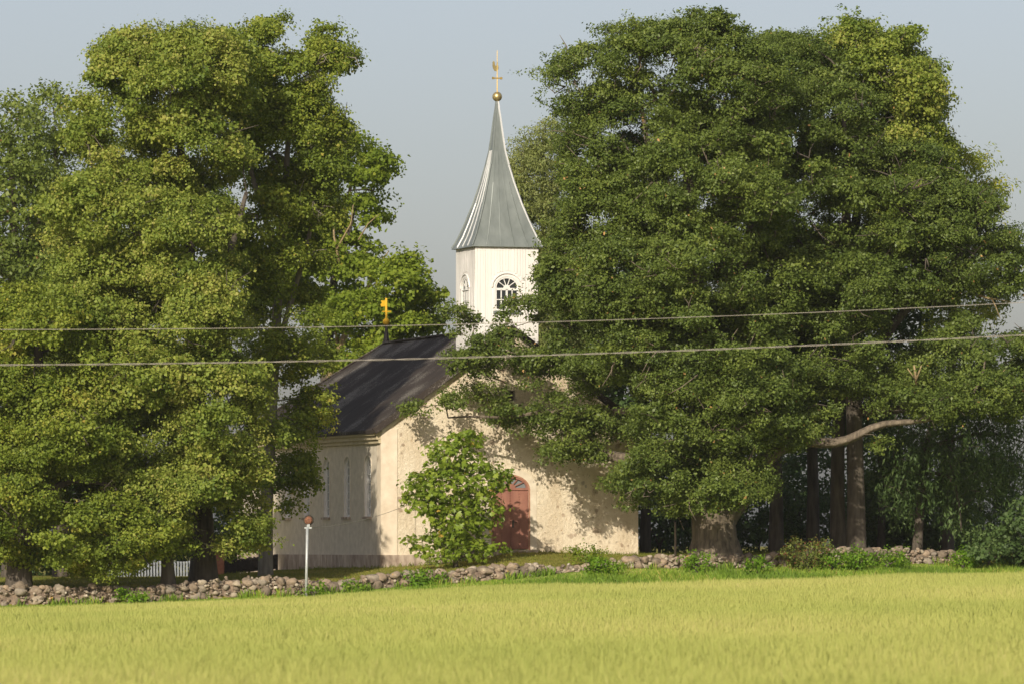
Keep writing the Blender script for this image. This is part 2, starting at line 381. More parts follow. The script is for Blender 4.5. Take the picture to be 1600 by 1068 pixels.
def blades(name, x, y, z0, h, w, lean, tone, m, kind='stuff', head=None):
    n = len(x); a = RNG.uniform(0, 2 * np.pi, n); b = RNG.uniform(0, 2 * np.pi, n)
    base = np.stack([x, y, z0], 1); sd = np.stack([np.cos(a), np.sin(a) * .6, np.zeros(n)], 1) * (w / 2)[:, None]
    tip = base + np.stack([np.cos(b) * lean * h, np.sin(b) * lean * h, h], 1)
    mid = base + np.stack([np.cos(b) * lean * h * .35, np.sin(b) * lean * h * .35, h * .6], 1)
    co = np.stack([base - sd, base + sd, mid + sd * .8, tip], 1)
    return tag(arrays_mesh(name, co.reshape(-1, 3), 4, m, None, tone), kind=kind)

def field_crop():
    n = 900000
    # density falls with distance so that it is even in the picture
    y = 58 + (217 - 58) * RNG.random(n) ** 1.15
    x = (RNG.random(n) * 2 - 1) * (y * .093 + 2.5)
    keep = y < crop_limit(x) + RNG.normal(0, .25, n); x = x[keep]; y = y[keep]; n = len(x)
    z0 = terrain(x, y) - CROPH
    wob = np.sin(x * .9 + y * .13) * .02 + np.sin(x * .31 - y * .21) * .03
    h = CROPH + wob + RNG.normal(0, .032, n); h = np.maximum(h, .15) - .03 * (x > -4)
    w = RNG.uniform(.007, .016, n) * (.5 + y / 180)
    tone = .48 + .10 * np.sin(x * .35 + y * .06) + .08 * np.sin(x * .13 - y * .17 + 1) + RNG.normal(0, .13, n)
    edge = np.clip(1 - (crop_limit(x) - y) / 3, 0, 1) * (x > -2)
    tone = np.minimum(tone + edge * .35 * RNG.random(n), 1); h = h + edge * (RNG.random(n) * .16 - .11)
    blades('oat_crop', x, y, z0, h, w, RNG.uniform(.03, .22, n), tone, M['crop'])
field_crop()

def verge():
    n = 120000
    x = RNG.uniform(-24, 26, n); yw = np.interp(x, WX, WY); g = yw - crop_limit(x)
    y = yw + .25 - RNG.random(n) * (g + .6)
    px = 800 + x * F / yw
    keep = RNG.random(n) < np.interp(px, [0, 480, 600, 800, 1000], [.16, .25, .4, .85, 1])
    x, y, yw, px = x[keep], y[keep], yw[keep], px[keep]; n = len(x)
    h = RNG.uniform(.12, .34, n) * np.interp(px, [0, 600, 850], [.8, .8, 1.0]) * (1 + .35 * np.sin(x * 1.7) * np.sin(y * 1.1 + x))
    z0 = terrain(x, y) - np.where(y < yw - .1, CROPH * smooth01((yw - .1 - y) / 2.5), 0) - .02
    h = np.clip(terrain(x, y) + RNG.uniform(-.16, .05, n) + .05 * np.sin(x * 2.3 + y) * np.sin(x * .9 - y * 1.7) + .16 * (RNG.random(n) < .04) * RNG.random(n) * 1.0 - z0, .05, .5) - .1
    foot = (yw - y < .55) & (np.sin(x * 1.9) + np.sin(x * 4.7 + 2) + RNG.normal(0, .4, n) > .35) & (y < yw + .05)
    h = h + foot * RNG.uniform(.0, .3, n)
    tone = .45 + .2 * np.sin(x * .8 + y * .5) + RNG.normal(0, .2, n)
    blades('verge_grass', x, y, z0, h + .1, RNG.uniform(.02, .045, n), RNG.uniform(.05, .5, n), tone, M['grass'])
verge()
def lawn():
    n = 90000
    x = RNG.uniform(-22, 22, n); yw = np.interp(x, WX, WY); y = yw + .5 + RNG.random(n) ** .8 * 16
    h = RNG.uniform(.03, .075, n)
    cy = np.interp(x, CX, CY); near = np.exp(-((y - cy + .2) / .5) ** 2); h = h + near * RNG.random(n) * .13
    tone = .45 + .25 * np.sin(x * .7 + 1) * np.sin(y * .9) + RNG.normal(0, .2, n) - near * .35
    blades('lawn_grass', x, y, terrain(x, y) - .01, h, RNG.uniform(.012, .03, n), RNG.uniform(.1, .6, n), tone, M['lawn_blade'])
lawn()

# ------------------------------------------------------------------ church
TH = R(17); CORNER = at(596, 886, 216.8)
church = thing('church', 'white towered stone country church with dark hipped roof and zinc spire', 'church', (CORNER[0], CORNER[1], 0), TH)
W_, L_ = 10.3, 22.0
def zrow(py, v=0, u=0):
    Y = CORNER[1] + u * math.sin(TH) + v * math.cos(TH); return ZC - (py - YH) * Y / F
Z_PL = zrow(866); Z_EAVE = zrow(671); Z_RIDGE = zrow(511, 0, W_ / 2)
Z_BOT = -.4

def arch(cx, hw, z0, zs, rise, n=14):
    """outline of an arched opening, counter-clockwise in (u, z)"""
    p = [(cx - hw, z0), (cx + hw, z0)]
    for k in range(n + 1):
        a = math.pi * k / n; p.append((cx + hw * math.cos(a), zs + rise * math.sin(a)))
    return p
def pierced(mb, outer, holes, fn, depth_fn=None):
    polys = [[Vector((a, b, 0)) for a, b in outer]] + [[Vector((a, b, 0)) for a, b in h] for h in holes]
    flat = [p for q in polys for p in q]
    for t in tessellate_polygon(polys): mb.face([fn(flat[i].x, flat[i].y, 0) for i in t])
    if depth_fn:
        for h in holes:
            for i in range(len(h)):
                a, b = h[i], h[(i + 1) % len(h)]
                mb.face([fn(a[0], a[1], 0), fn(b[0], b[1], 0), fn(b[0], b[1], depth_fn), fn(a[0], a[1], depth_fn)])
def slab(mb, outline, fn, d0, d1):
    """solid with the given outline between depths d0 and d1"""
    polys = [[Vector((a, b, 0)) for a, b in outline]]
    for d in (d0, d1):
        for t in tessellate_polygon(polys): mb.face([fn(outline[i][0], outline[i][1], d) for i in t])
    for i in range(len(outline)):
        a, b = outline[i], outline[(i + 1) % len(outline)]
        mb.face([fn(a[0], a[1], d0), fn(b[0], b[1], d0), fn(b[0], b[1], d1), fn(a[0], a[1], d1)])
def ring_slab(mb, outer, inner, fn, d0, d1):
    """frame between two outlines with the same number of points"""
    n = len(outer)
    for i in range(n):
        j = (i + 1) % n; o0, o1, i0, i1 = outer[i], outer[j], inner[i], inner[j]
        mb.face([fn(*o0, d0), fn(*o1, d0), fn(*i1, d0), fn(*i0, d0)]); mb.face([fn(*o0, d1), fn(*o1, d1), fn(*i1, d1), fn(*i0, d1)])
        mb.face([fn(*o0, d0), fn(*o1, d0), fn(*o1, d1), fn(*o0, d1)]); mb.face([fn(*i0, d0), fn(*i1, d0), fn(*i1, d1), fn(*i0, d1)])
front = lambda u, z, d: (u, d, z)            # gable plane, d goes into the building
side = lambda v, z, d: (d, v, z)             # left wall plane

DC = W_ / 2; DHW = .72; D0 = zrow(857, 0, DC); DT = zrow(764, 0, DC); DA = zrow(743, 0, DC)
door_hole = arch(DC, DHW, D0 - .02, DT, DA - DT)
vent = [(DC - .18, zrow(625, 0, DC)), (DC + .18, zrow(625, 0, DC)), (DC + .18, zrow(609, 0, DC)), (DC - .18, zrow(609, 0, DC))]
mb = MB(); eps = .28
slope = (Z_RIDGE - Z_EAVE) / (W_ / 2 + .3)
zw = Z_EAVE + .3 * slope - .16; zr = Z_RIDGE - .16
pierced(mb, [(0, Z_BOT), (W_, Z_BOT), (W_, zw), (DC, zr), (0, zw)], [door_hole, vent], front, eps)
mb.build('gable_wall', M['rubble'], church)
win_v = [1.93, 4.97, 8.0, 11.0, 14.0, 17.0]
WZ0, WZS, WZT = zrow(806, 2), zrow(728, 2), zrow(711, 2)
holes = [arch(v, .47, WZ0, WZS, WZT - WZS, 12) for v in win_v]
mb = MB(); pierced(mb, [(0, Z_BOT), (L_, Z_BOT), (L_, zw), (0, zw)], holes, side, .34)
mb.build('side_wall', M['plaster'], church)
mb = MB(); mb.face([(W_, 0, Z_BOT), (W_, L_, Z_BOT), (W_, L_, zw), (W_, 0, zw)]); mb.face([(0, L_, Z_BOT), (W_, L_, Z_BOT), (W_, L_, zw), (0, L_, zw)])
mb.build('side_wall', M['plaster'], church)
# dark box in place of the unlit interior behind the openings
mb = MB(); mb.box(.8, W_ - .8, .8, L_ - .8, Z_BOT, zw - .2); mb.build('interior_stop', M['dark_wood'], church)
# plinth
mb = MB(); mb.box(-.07, W_ * .235, -.07, 0.0, Z_BOT, Z_PL); mb.box(-.07, 0, 0, L_ + .07, Z_BOT, Z_PL)
mb.build('plinth', M['plinth'], church)
# corner bands
mb = MB(); mb.box(-.025, .62, -.03, 0, Z_PL, zw + .0); mb.build('corner_pilaster', M['corner'], church)
mb = MB(); mb.box(-.03, 0, 0, .55, Z_PL, Z_EAVE - .52); mb.build('corner_pilaster', M['corner'], church)
# door surround of pale plaster
mb = MB(); ring_slab(mb, arch(DC, DHW + .32, D0 - .3, DT, DA - DT + .3), arch(DC, DHW + .06, D0 - .3, DT, DA - DT + .06), front, -.02, 0.0); mb.build('door_surround', M['smooth_plaster'], church)
mb = MB(); ring_slab(mb, arch(DC, DHW + .058, D0 - .3, DT, DA - DT + .058), arch(DC, DHW, D0 - .3, DT, DA - DT), front, -.012, .04); mb.build('door_jamb', M['brick'], church)
# door leaves with herringbone boards
dr = MB(); dz = .05
dr.box(DC - DHW, DC - .004, dz, dz + .06, D0, DT - .02); dr.box(DC + .004, DC + DHW, dz, dz + .06, D0, DT - .02)
door = dr.build('door', M['door'], church)
hb = MB()
for leaf in (-1, 1):
    for half in (0, 1):
        ua = DC + leaf * (.03 + half * .335); ub = ua + leaf * .31
        z = D0 - .25
        while z < DT:
            za, zb = (z, z + .31) if half == 0 else (z + .31, z)
            lo, hi = D0 + .04, DT - .06
            # clip the strip to the leaf
            def clip(u1, z1, u2, z2):
                t0, t1 = 0, 1
                dzz = z2 - z1
                for lim, sg in ((lo, 1), (hi, -1)):
                    a = sg * (z1 - lim); b = sg * (z2 - lim)
                    if a < 0 and b < 0: return None
                    if a < 0: t0 = max(t0, a / (a - b))
                    elif b < 0: t1 = min(t1, a / (a - b))
                if t1 - t0 < .08: return None
                return (u1 + (u2 - u1) * t0, z1 + dzz * t0, u1 + (u2 - u1) * t1, z1 + dzz * t1)
            q = clip(ua, za, ub, zb)
            if q: hb.bar((q[0], dz - .004, q[1]), (q[2], dz - .004, q[3]), .072, .05, up=(0, 1, 0))
            z += .1
hb.build('herringbone_boards', M['door'], door)
hh = MB(); hh.box(DC + .06, DC + .13, dz - .045, dz - .02, D0 + .83, D0 + 1.12); hh.box(DC + .08, DC + .24, dz - .1, dz - .07, D0 + 1.03, D0 + 1.06); hh.box(DC + .085, DC + .11, dz - .075, dz - .04, D0 + 1.03, D0 + 1.06)
hh.build('handle', M['iron'], door)
# fanlight
fl = MB(); slab(fl, arch(DC, DHW - .06, DT + .06, DT + .06, DA - DT - .12)[0:], front, .13, .15); fan = fl.build('fanlight', M['pale_glass'], church)
fr = MB(); fr.box(DC - DHW, DC + DHW, .0, .1, DT - .02, DT + .07)
for a in (35, 62, 90, 118, 145):
    c, s = math.cos(R(a)), math.sin(R(a)); fr.bar((DC, .09, DT + .05), (DC + c * (DHW - .03), .09, DT + .05 + s * (DA - DT - .08)), .035, .04, up=(0, 1, 0))
slab(fr, arch(DC, .2, DT + .07, DT + .07, .16), front, .03, .11)
ring_slab(fr, arch(DC, DHW, DT + .07, DT + .07, DA - DT - .07), arch(DC, DHW - .08, DT + .07, DT + .07, DA - DT - .15), front, .03, .13)
fr.build('frame', M['door'], fan)
mb = MB(); mb.box(DC - .95, DC + .95, -.5, .04, D0 - .5, D0 - .03); mb.build('doorstep', M['plinth'], church)
# gable vent
mb = MB(); mb.box(DC - .178, DC + .178, .2, .24, vent[0][1] + .003, vent[2][1] - .003); vo = mb.build('gable_vent', M['dark_wood'], church)
mb = MB()
for k in range(4): z = vent[0][1] + .05 + k * .1; mb.box(DC - .175, DC + .175, .06, .14, z, z + .03)
mb.build('louvre', M['post_wood'], vo)
# side windows
for v in win_v:
    inner = arch(v, .37, WZ0 + .08, WZS, WZT - WZS - .1, 12)
    w = MB(); slab(w, inner, side, .17, .185); pane = w.build('window', M['pale_glass'], church)
    w = MB(); ring_slab(w, arch(v, .466, WZ0 + .004, WZS, WZT - WZS - .004, 12), inner, side, .11, .19)
    w.bar((.15, v, WZ0 + .05), (.15, v, WZT - .08), .05, .05)
    for z in np.linspace(WZ0 + .35, WZS, 6): w.bar((.155, v - .4, z), (.155, v + .4, z), .035, .035)
    for s_ in (-.19, .19): w.bar((.155, v + s_, WZ0 + .05), (.155, v + s_, WZS + .2), .025, .025)
    w.build('frame', M['white_window'], pane)
    w = MB(); w.box(-.09, .11, v - .55, v + .55, WZ0 - .1, WZ0 - .003); w.build('sill', M['plinth'], pane)
    w = MB(); rv = arch(v, .468, WZ0, WZS, WZT - WZS - .002, 12)
    ring_slab(w, arch(v, .56, WZ0, WZS, WZT - WZS + .08, 12), rv, side, -.012, .0); w.build('surround', M['smooth_plaster'], pane)
    w = MB()
    for i in range(1, len(rv)):
        a, b = rv[i], rv[(i + 1) % len(rv)]; w.face([side(a[0] * 1, a[1], .0), side(b[0], b[1], .0), side(b[0], b[1], .11), side(a[0], a[1], .11)])
    w.build('reveal', M['white'], pane)
# cornice along the eaves
mb = MB(); mb.box(-.12, 0, -.0, L_, Z_EAVE - .5, Z_EAVE - .36); mb.box(-.2, 0, -.02, L_, Z_EAVE - .36, Z_EAVE - .2); mb.box(-.3, 0, -.04, L_, Z_EAVE - .2, Z_EAVE - .05)
mb.box(W_, W_ + .2, 0, L_, Z_EAVE - .4, Z_EAVE - .05); mb.build('cornice', M['cornice'], church)
# roof: thick shell with a hipped far end
ov, of, ob = .36, .22, .36
Zr, Ze = Z_RIDGE, Z_EAVE - .0; vr = 17.7
def roof_shell(dz):
    a = (-ov, -of, Ze + dz); b = (-ov, L_ + ob, Ze + dz); c = (W_ + ov, L_ + ob, Ze + dz); d = (W_ + ov, -of, Ze + dz); e = (DC, -of, Zr + dz); f = (DC, vr, Zr + dz); return a, b, c, d, e, f
rb = MB(); T = roof_shell(0); B = roof_shell(-.13)
for S_ in (T, B):
    a, b, c, d, e, f = S_
    rb.face([a, e, f, b]); rb.face([d, c, f, e]); rb.face([b, f, c])
for i, j in ((0, 1), (1, 2), (2, 3), (3, 4), (4, 0)): rb.face([T[i], T[j], B[j], B[i]])
rb.build('roof', M['roof'], church)
vb = MB()
for s_, ua, ub in ((-1, -ov, DC), (1, W_ + ov, DC)):
    vb.bar((ua, -of - .03, Ze - .06), (ub, -of - .03, Zr - .06), .05, .24)
    vb.bar((ua, -of + .12, Ze + .02), (ub, -of + .12, Zr + .02), .34, .03)
vb.bar((DC, -.1, Zr + .015), (DC, vr, Zr + .015), .3, .06)
vb.bar((-ov, L_ + ob, Ze + .01), (DC, vr, Zr + .01), .25, .05)
vb.build('verge_flashing', M['roof'], church)
rk = MB()
for ua in (0.0, W_): rk.bar((ua, -.06, zw - .1), (DC, -.06, zr - .1), .1, .12)
rk.build('rake_moulding', M['smooth_plaster'], church)

# tower
TW = 2.54; T0 = DC - TW / 2 - .02; TV = .45
TY = CORNER[1] + DC * math.sin(TH) + TV * math.cos(TH)
def zt(py): return ZC - (py - YH) * TY / F
Z_TE = zt(385)
tc_u, tc_v = T0 + TW / 2, TV + TW / 2
def tf(u, z, d): return (tc_u + u, TV + d, z)
def tl(v, z, d): return (T0 + d, tc_v - v, z)
TWIN = arch(0, .47, zt(486), zt(449), .40, 14)
mb = MB(); outer = [(-TW / 2, zt(545)), (TW / 2, zt(545)), (TW / 2, Z_TE), (-TW / 2, Z_TE)]
pierced(mb, outer, [TWIN], tf, .16); pierced(mb, outer, [TWIN], tl, .16)
h = TW / 2
mb.face([(tc_u + h, TV, zt(545)), (tc_u + h, TV + TW, zt(545)), (tc_u + h, TV + TW, Z_TE), (tc_u + h, TV, Z_TE)])
mb.face([(tc_u - h, TV + TW, zt(545)), (tc_u + h, TV + TW, zt(545)), (tc_u + h, TV + TW, Z_TE), (tc_u - h, TV + TW, Z_TE)])
mb.face([(tc_u - h, TV, Z_TE), (tc_u + h, TV, Z_TE), (tc_u + h, TV + TW, Z_TE), (tc_u - h, TV + TW, Z_TE)])
tower = mb.build('tower', M['board'], church)
mb = MB(); rw = random.Random(3)
for fn in (tf, tl):
    x = -h + .0
    while x < h - .05:
        wdt = rw.uniform(.09, .13); x1 = min(x + wdt, h)
        segs = [(zt(545), Z_TE - .0)]
        c = (x + x1) / 2
        if abs(c) < .62:
            top = zt(449) + math.sqrt(max(.62 ** 2 - c * c, .0)) * .85 + .1
            segs = [(zt(545), zt(491)), (top, Z_TE)]
        dep = -rw.uniform(.012, .024)
        for a, b in segs:
            q = [fn(x + .007, a, dep), fn(x1 - .007, a, dep), fn(x1 - .007, b, dep), fn(x + .007, b, dep)]
            mb.face(q)
            for p, r in ((0, 3), (2, 1)): 
                P, Q = q[p], q[r]; uu = x + .007 if p == 0 else x1 - .007
                mb.face([P, Q, fn(uu, b, 0), fn(uu, a, 0)])
        x = x1
mb.build('cladding_boards', M['board'], tower)
for fn in (tf, tl):
    w = MB(); slab(w, arch(0, .43, zt(484.8), zt(449), .365, 14), fn, .03, .04); pane = w.build('tower_window', M['glass'], church)
    w = MB(); ring_slab(w, arch(0, .468, zt(485.8), zt(449), .398, 14), arch(0, .41, zt(483), zt(449), .34, 14), fn, -.012, .05)
    def vbar(x0, z0, x1, z1, wd): w.bar(fn(x0, z0, .018), fn(x1, z1, .018), wd if fn is tl else .03, .03 if fn is tl else wd, up=(0, 0, 1)) if abs(z1 - z0) < .01 else w.bar(fn(x0, z0, .018), fn(x1, z1, .018), wd, .03, up=tuple(Vector(fn(0, 0, 1)) - Vector(fn(0, 0, 0))))
    vbar(-.43, zt(452), .43, zt(452), .09)
    for x in (0,): vbar(x, zt(484), x, zt(452), .075)
    for x in (-.22, .22): vbar(x, zt(484), x, zt(452), .04)
    for z in (zt(468.5),): vbar(-.42, z, .42, z, .035)
    for a in (36, 72, 108, 144): vbar(.1 * math.cos(R(a)), zt(450) + .1 * math.sin(R(a)), .41 * math.cos(R(a)), zt(449) + .36 * math.sin(R(a)), .028)
    slab(w, arch(0, .13, zt(452), zt(450), .12, 10), fn, .0, .045)
    w.build('frame', M['white_window'], pane)
    w = MB(); ring_slab(w, arch(0, .545, zt(486), zt(449), .475, 14), arch(0, .472, zt(486), zt(449), .402, 14), fn, -.03, -.001)
    w.build('surround', M['board'], pane)
    w = MB(); ring_slab(w, arch(0, .585, zt(456), zt(449), .555, 14)[2:], arch(0, .545, zt(456), zt(449), .515, 14)[2:], fn, -.05, -.03) if False else None
    o_ = arch(0, .62, zt(456), zt(449), .565, 14)[2:]; i_ = arch(0, .58, zt(456), zt(449), .525, 14)[2:]
    for k in range(len(o_) - 1):
        for dd in (-.06,): w.face([fn(*o_[k], dd), fn(*o_[k + 1], dd), fn(*i_[k + 1], dd), fn(*i_[k], dd)])
        w.face([fn(*o_[k], -.06), fn(*o_[k + 1], -.06), fn(*o_[k + 1], -.01), fn(*o_[k], -.01)]); w.face([fn(*i_[k], -.06), fn(*i_[k + 1], -.06), fn(*i_[k + 1], -.01), fn(*i_[k], -.01)])
    w.build('drip_mould', M['board'], pane)
    w = MB(); slab(w, [(-.55, zt(490.5)), (.55, zt(490.5)), (.55, zt(486.5)), (-.55, zt(486.5))], fn, -.09, .1); w.build('sill', M['zinc'], pane)
# spire, bell-cast square pyramid
prof = [(2.86, -.03), (2.82, 0.02), (2.42, .42), (1.98, 1.0), (1.5, 1.72), (1.06, 2.5), (.72, 3.2), (.5, 3.75), (.33, 4.45), (.2, 5.05), (.11, 5.4), (.05, 5.72)]
sp = MB(); rings = []
for s_, z in prof:
    hs_ = s_ / 2; rings.append([(tc_u - hs_, tc_v - hs_, Z_TE + z), (tc_u + hs_, tc_v - hs_, Z_TE + z), (tc_u + hs_, tc_v + hs_, Z_TE + z), (tc_u - hs_, tc_v + hs_, Z_TE + z)])
for a, b in zip(rings, rings[1:]):
    for j in range(4): sp.face([a[j], a[(j + 1) % 4], b[(j + 1) % 4], b[j]])
sp.face(rings[0][::-1]); sp.face(rings[-1])
spire = sp.build('spire', M['zinc'], church)
def seam(fracs, corners, wd, m, name):
    s2 = MB()
    for fr_ in fracs:
        pts = []
        for rg in rings:
            A, B_ = Vector(rg[corners[0]]), Vector(rg[corners[1]]); Lw = (B_ - A).length
            if fr_ not in (0,) and Lw < .42: break
            pts.append(A.lerp(B_, fr_))
        for p, q in zip(pts[1:], pts[2:]): s2.bar(p, q, wd, wd * 1.2)
    return s2.build(name, m, spire)
seam([.27, .52, .77], (3, 0), .05, M['zinc_glint'], 'seam')  # left face seams, sun glint painted in
seam([.2, .4, .6, .8], (0, 1), .028, M['zinc'], 'seam')
for c_ in ((0, 1), (1, 2), (3, 0)):
    seam([0], c_, .05, M['zinc'] if c_ != (1, 2) else M['zinc_glint'], 'hip_capping')
# ball, cross and cock above the spire
def sphere(mb, c, r, n=20):
    mb.lathe([(max(r * math.sin(math.pi * k / 12), .002), -r * math.cos(math.pi * k / 12)) for k in range(13)], c, n)
top = Z_TE + 5.72
mb = MB(); sphere(mb, (tc_u, tc_v, zt(147.5)), .19); mb.build('gilt_ball', M['dull_gold'], church, True)
mb = MB(); mb.tube([(tc_u, tc_v, top - .1), (tc_u, tc_v, zt(153))], .035, 8); mb.build('spire_tip', M['zinc_glint'], church)
mb = MB(); mb.tube([(tc_u, tc_v, zt(143)), (tc_u, tc_v, zt(75))], [.022, .011], 8)
mb.bar((tc_u - .17, tc_v, zt(118.5)), (tc_u + .17, tc_v, zt(118.5)), .05, .05)
for s_ in (-1, 1): mb.bar((tc_u + s_ * .13, tc_v, zt(118.5)), (tc_u + s_ * .2, tc_v, zt(118.5)), .085, .085)
mb.build('spire_cross', M['gold'], church)
ck = MB(); U = lambda x, z, d: (tc_u + x, tc_v + d, zt(100) + z)
slab(ck, [(.0, -.19), (.05, -.1), (.055, .0), (.02, .06), (.03, .13), (-.01, .19), (-.02, .1), (-.045, .0), (-.09, .06), (-.1, .16), (-.14, .21), (-.185, .17), (-.19, .02), (-.16, -.1), (-.1, -.18)], U, -.012, .012)
ck.build('weathercock', M['dull_gold'], church)
# cross and pennant on the far end of the ridge
rz_ = Z_RIDGE
YR = CORNER[1] + DC * math.sin(TH) + vr * math.cos(TH); zf = lambda py: ZC - (py - YH) * YR / F
mb = MB(); mb.lathe([(.16, 0), (.1, .35), (.05, .7)], (DC, vr - .1, rz_ - .05), 8); mb.tube([(DC, vr - .1, rz_ + .5), (DC, vr - .1, zf(510))], .045, 8); mb.build('finial_stem', M['iron'], church)
mb = MB(); sphere(mb, (DC, vr - .1, zf(503)), .15); mb.build('ridge_ball', M['yellow'], church, True)
mb = MB(); mb.tube([(DC, vr - .1, zf(499)), (DC, vr - .1, zf(466))], .05, 8); mb.bar((DC - .17, vr - .1, zf(487)), (DC + .2, vr - .1, zf(487)), .08, .05)
mb.build('ridge_cross', M['yellow'], church)
mb = MB(); slab(mb, [(-.22, zf(479.5)), (.0, zf(479)), (.0, zf(469.5)), (-.24, zf(470)), (-.19, zf(473.5)), (-.25, zf(476))], lambda u, z, d: (DC + u, vr - .1 + d, z), -.015, .015); mb.build('wind_pennant', M['yellow'], church)

# ------------------------------------------------------------------ stone wall
def rock_template(k):
    bm = bmesh.new(); bmesh.ops.create_icosphere(bm, subdivisions=2, radius=1)
    v = np.array([x.co[:] for x in bm.verts]); f = np.array([[q.index for q in p.verts] for p in bm.faces]); bm.free()
    r = np.random.default_rng(100 + k)
    for _ in range(9):
        nrm = r.normal(size=3); nrm /= np.linalg.norm(nrm); d = r.uniform(.62, .9)
        s = v @ nrm; v = v - np.maximum(s - d, 0)[:, None] * nrm
    v += np.stack([np.sin(v @ r.normal(size=3) * 3 + r.uniform(0, 6)) for _ in range(3)], 1) * .06
    return v, f
ROCKS = [rock_template(k) for k in range(12)]
def stone_wall():
    t = thing('dry_stone_wall', 'long low wall of piled fieldstones along the edge of the field', 'wall', at(740, 909, 208))
    P0 = np.array(t.location); V = []; Fc = []; T_ = []; nv = 0
    r = np.random.default_rng(5)
    def put(c, s, tone):
        nonlocal nv
        v, f = ROCKS[r.integers(len(ROCKS))]
        q = r.normal(size=(3, 3)); q, _ = np.linalg.qr(q)
        sc_ = np.array([r.uniform(.85, 1.3), r.uniform(.8, 1.1), r.uniform(.65, .95)]) * s
        tilt = Matrix.Rotation(r.uniform(-.35, .35), 3, 'Y')
        vv = ((v @ q.T) * sc_) @ np.array(tilt).T + c - P0
        V.append(vv); Fc.append(f + nv); nv += len(v); T_.append(np.full(len(f), tone))
    xa, xb = (-40 - 800) * 202 / F, (1493 - 800) * 215 / F
    for x0 in np.arange(xa, xb, .02):
        pass
    rows = [(-.22, 0), (.2, .5)]
    for dy in (.0, .3):
        x = xa
        while x < xb:
            s0 = .075 + .22 * r.random() ** 2.2; x += s0 * 1.25
            yb = np.interp(x, WX, WY); zb = np.interp(x, WX, WB); ztop = np.interp(x, WX, WT) + r.normal(0, .05)
            px = 800 + x * F / yb
            z = zb - .1 + dy * .3
            first = True
            while z < ztop - .06:
                s = s0 * r.uniform(.75, 1.15)
                if px < 470: s *= .9
                z2 = min(z + s, ztop - s * .6)
                tone = np.clip(r.beta(2.2, 2.4), 0, 1)
                put(np.array([x + r.normal(0, .05), yb + dy + r.normal(0, .06) + (z2 - zb) * .18, z2]), s, tone)
                z += s * 1.45
            # small chinking stones
            for _ in range(2):
                put(np.array([x + r.normal(0, .12), yb + dy - .1, r.uniform(zb, max(ztop - .12, zb + .05))]), r.uniform(.04, .085), r.random())
    v = np.concatenate(V); f = np.concatenate(Fc); tn = np.concatenate(T_)
    me = bpy.data.meshes.new('stones'); me.vertices.add(len(v)); me.vertices.foreach_set('co', v.astype(np.float32).ravel())
    me.loops.add(f.size); me.loops.foreach_set('vertex_index', f.astype(np.int32).ravel())
    me.polygons.add(len(f)); me.polygons.foreach_set('loop_start', np.arange(0, f.size, 3, dtype=np.int32))
    me.polygons.foreach_set('use_smooth', np.ones(len(f), dtype=bool))
    a = me.attributes.new('tone', 'FLOAT', 'FACE'); a.data.foreach_set('value', tn.astype(np.float32)); me.update(calc_edges=True)
    link_mesh('stones', me, M['stone'], t)
    # earth and small rubble between the stones
    mb = MB(); xs = np.arange(xa, xb, .4); prev = None
    for x in xs:
        yb = np.interp(x, WX, WY); zb = np.interp(x, WX, WB) - .5; zt_ = np.interp(x, WX, WT) - .17
        ring = [(x, yb - .02, zb), (x, yb + .06, zt_), (x, yb + .5, zt_), (x, yb + .5, zb)]
        if prev:
            for j in range(4): mb.face([prev[j], prev[(j + 1) % 4], ring[(j + 1) % 4], ring[j]])
        else: mb.face(ring)
        prev = ring
    mb.face(prev); mb.build('earth_core', M['rubble_core'], t, world=True)
stone_wall()

# ------------------------------------------------------------------ trees
def unit(a): return a / np.maximum(np.linalg.norm(a, axis=-1, keepdims=True), 1e-9)
def thin(P, s, r):
    """greedy minimum spacing"""
    grid = {}; out = []
    for i in r.permutation(len(P)):
        p = P[i]; k = tuple((p // s).astype(int)); ok = True
        for dx in (-1, 0, 1):
            for dy in (-1, 0, 1):
                for dz in (-1, 0, 1):
                    for j in grid.get((k[0] + dx, k[1] + dy, k[2] + dz), ()):
                        if np.sum((P[j] - p) ** 2) < s * s: ok = False; break
                    if not ok: break
                if not ok: break
            if not ok: break
        if ok: grid.setdefault(k, []).append(i); out.append(i)
    return np.array(out, dtype=int)

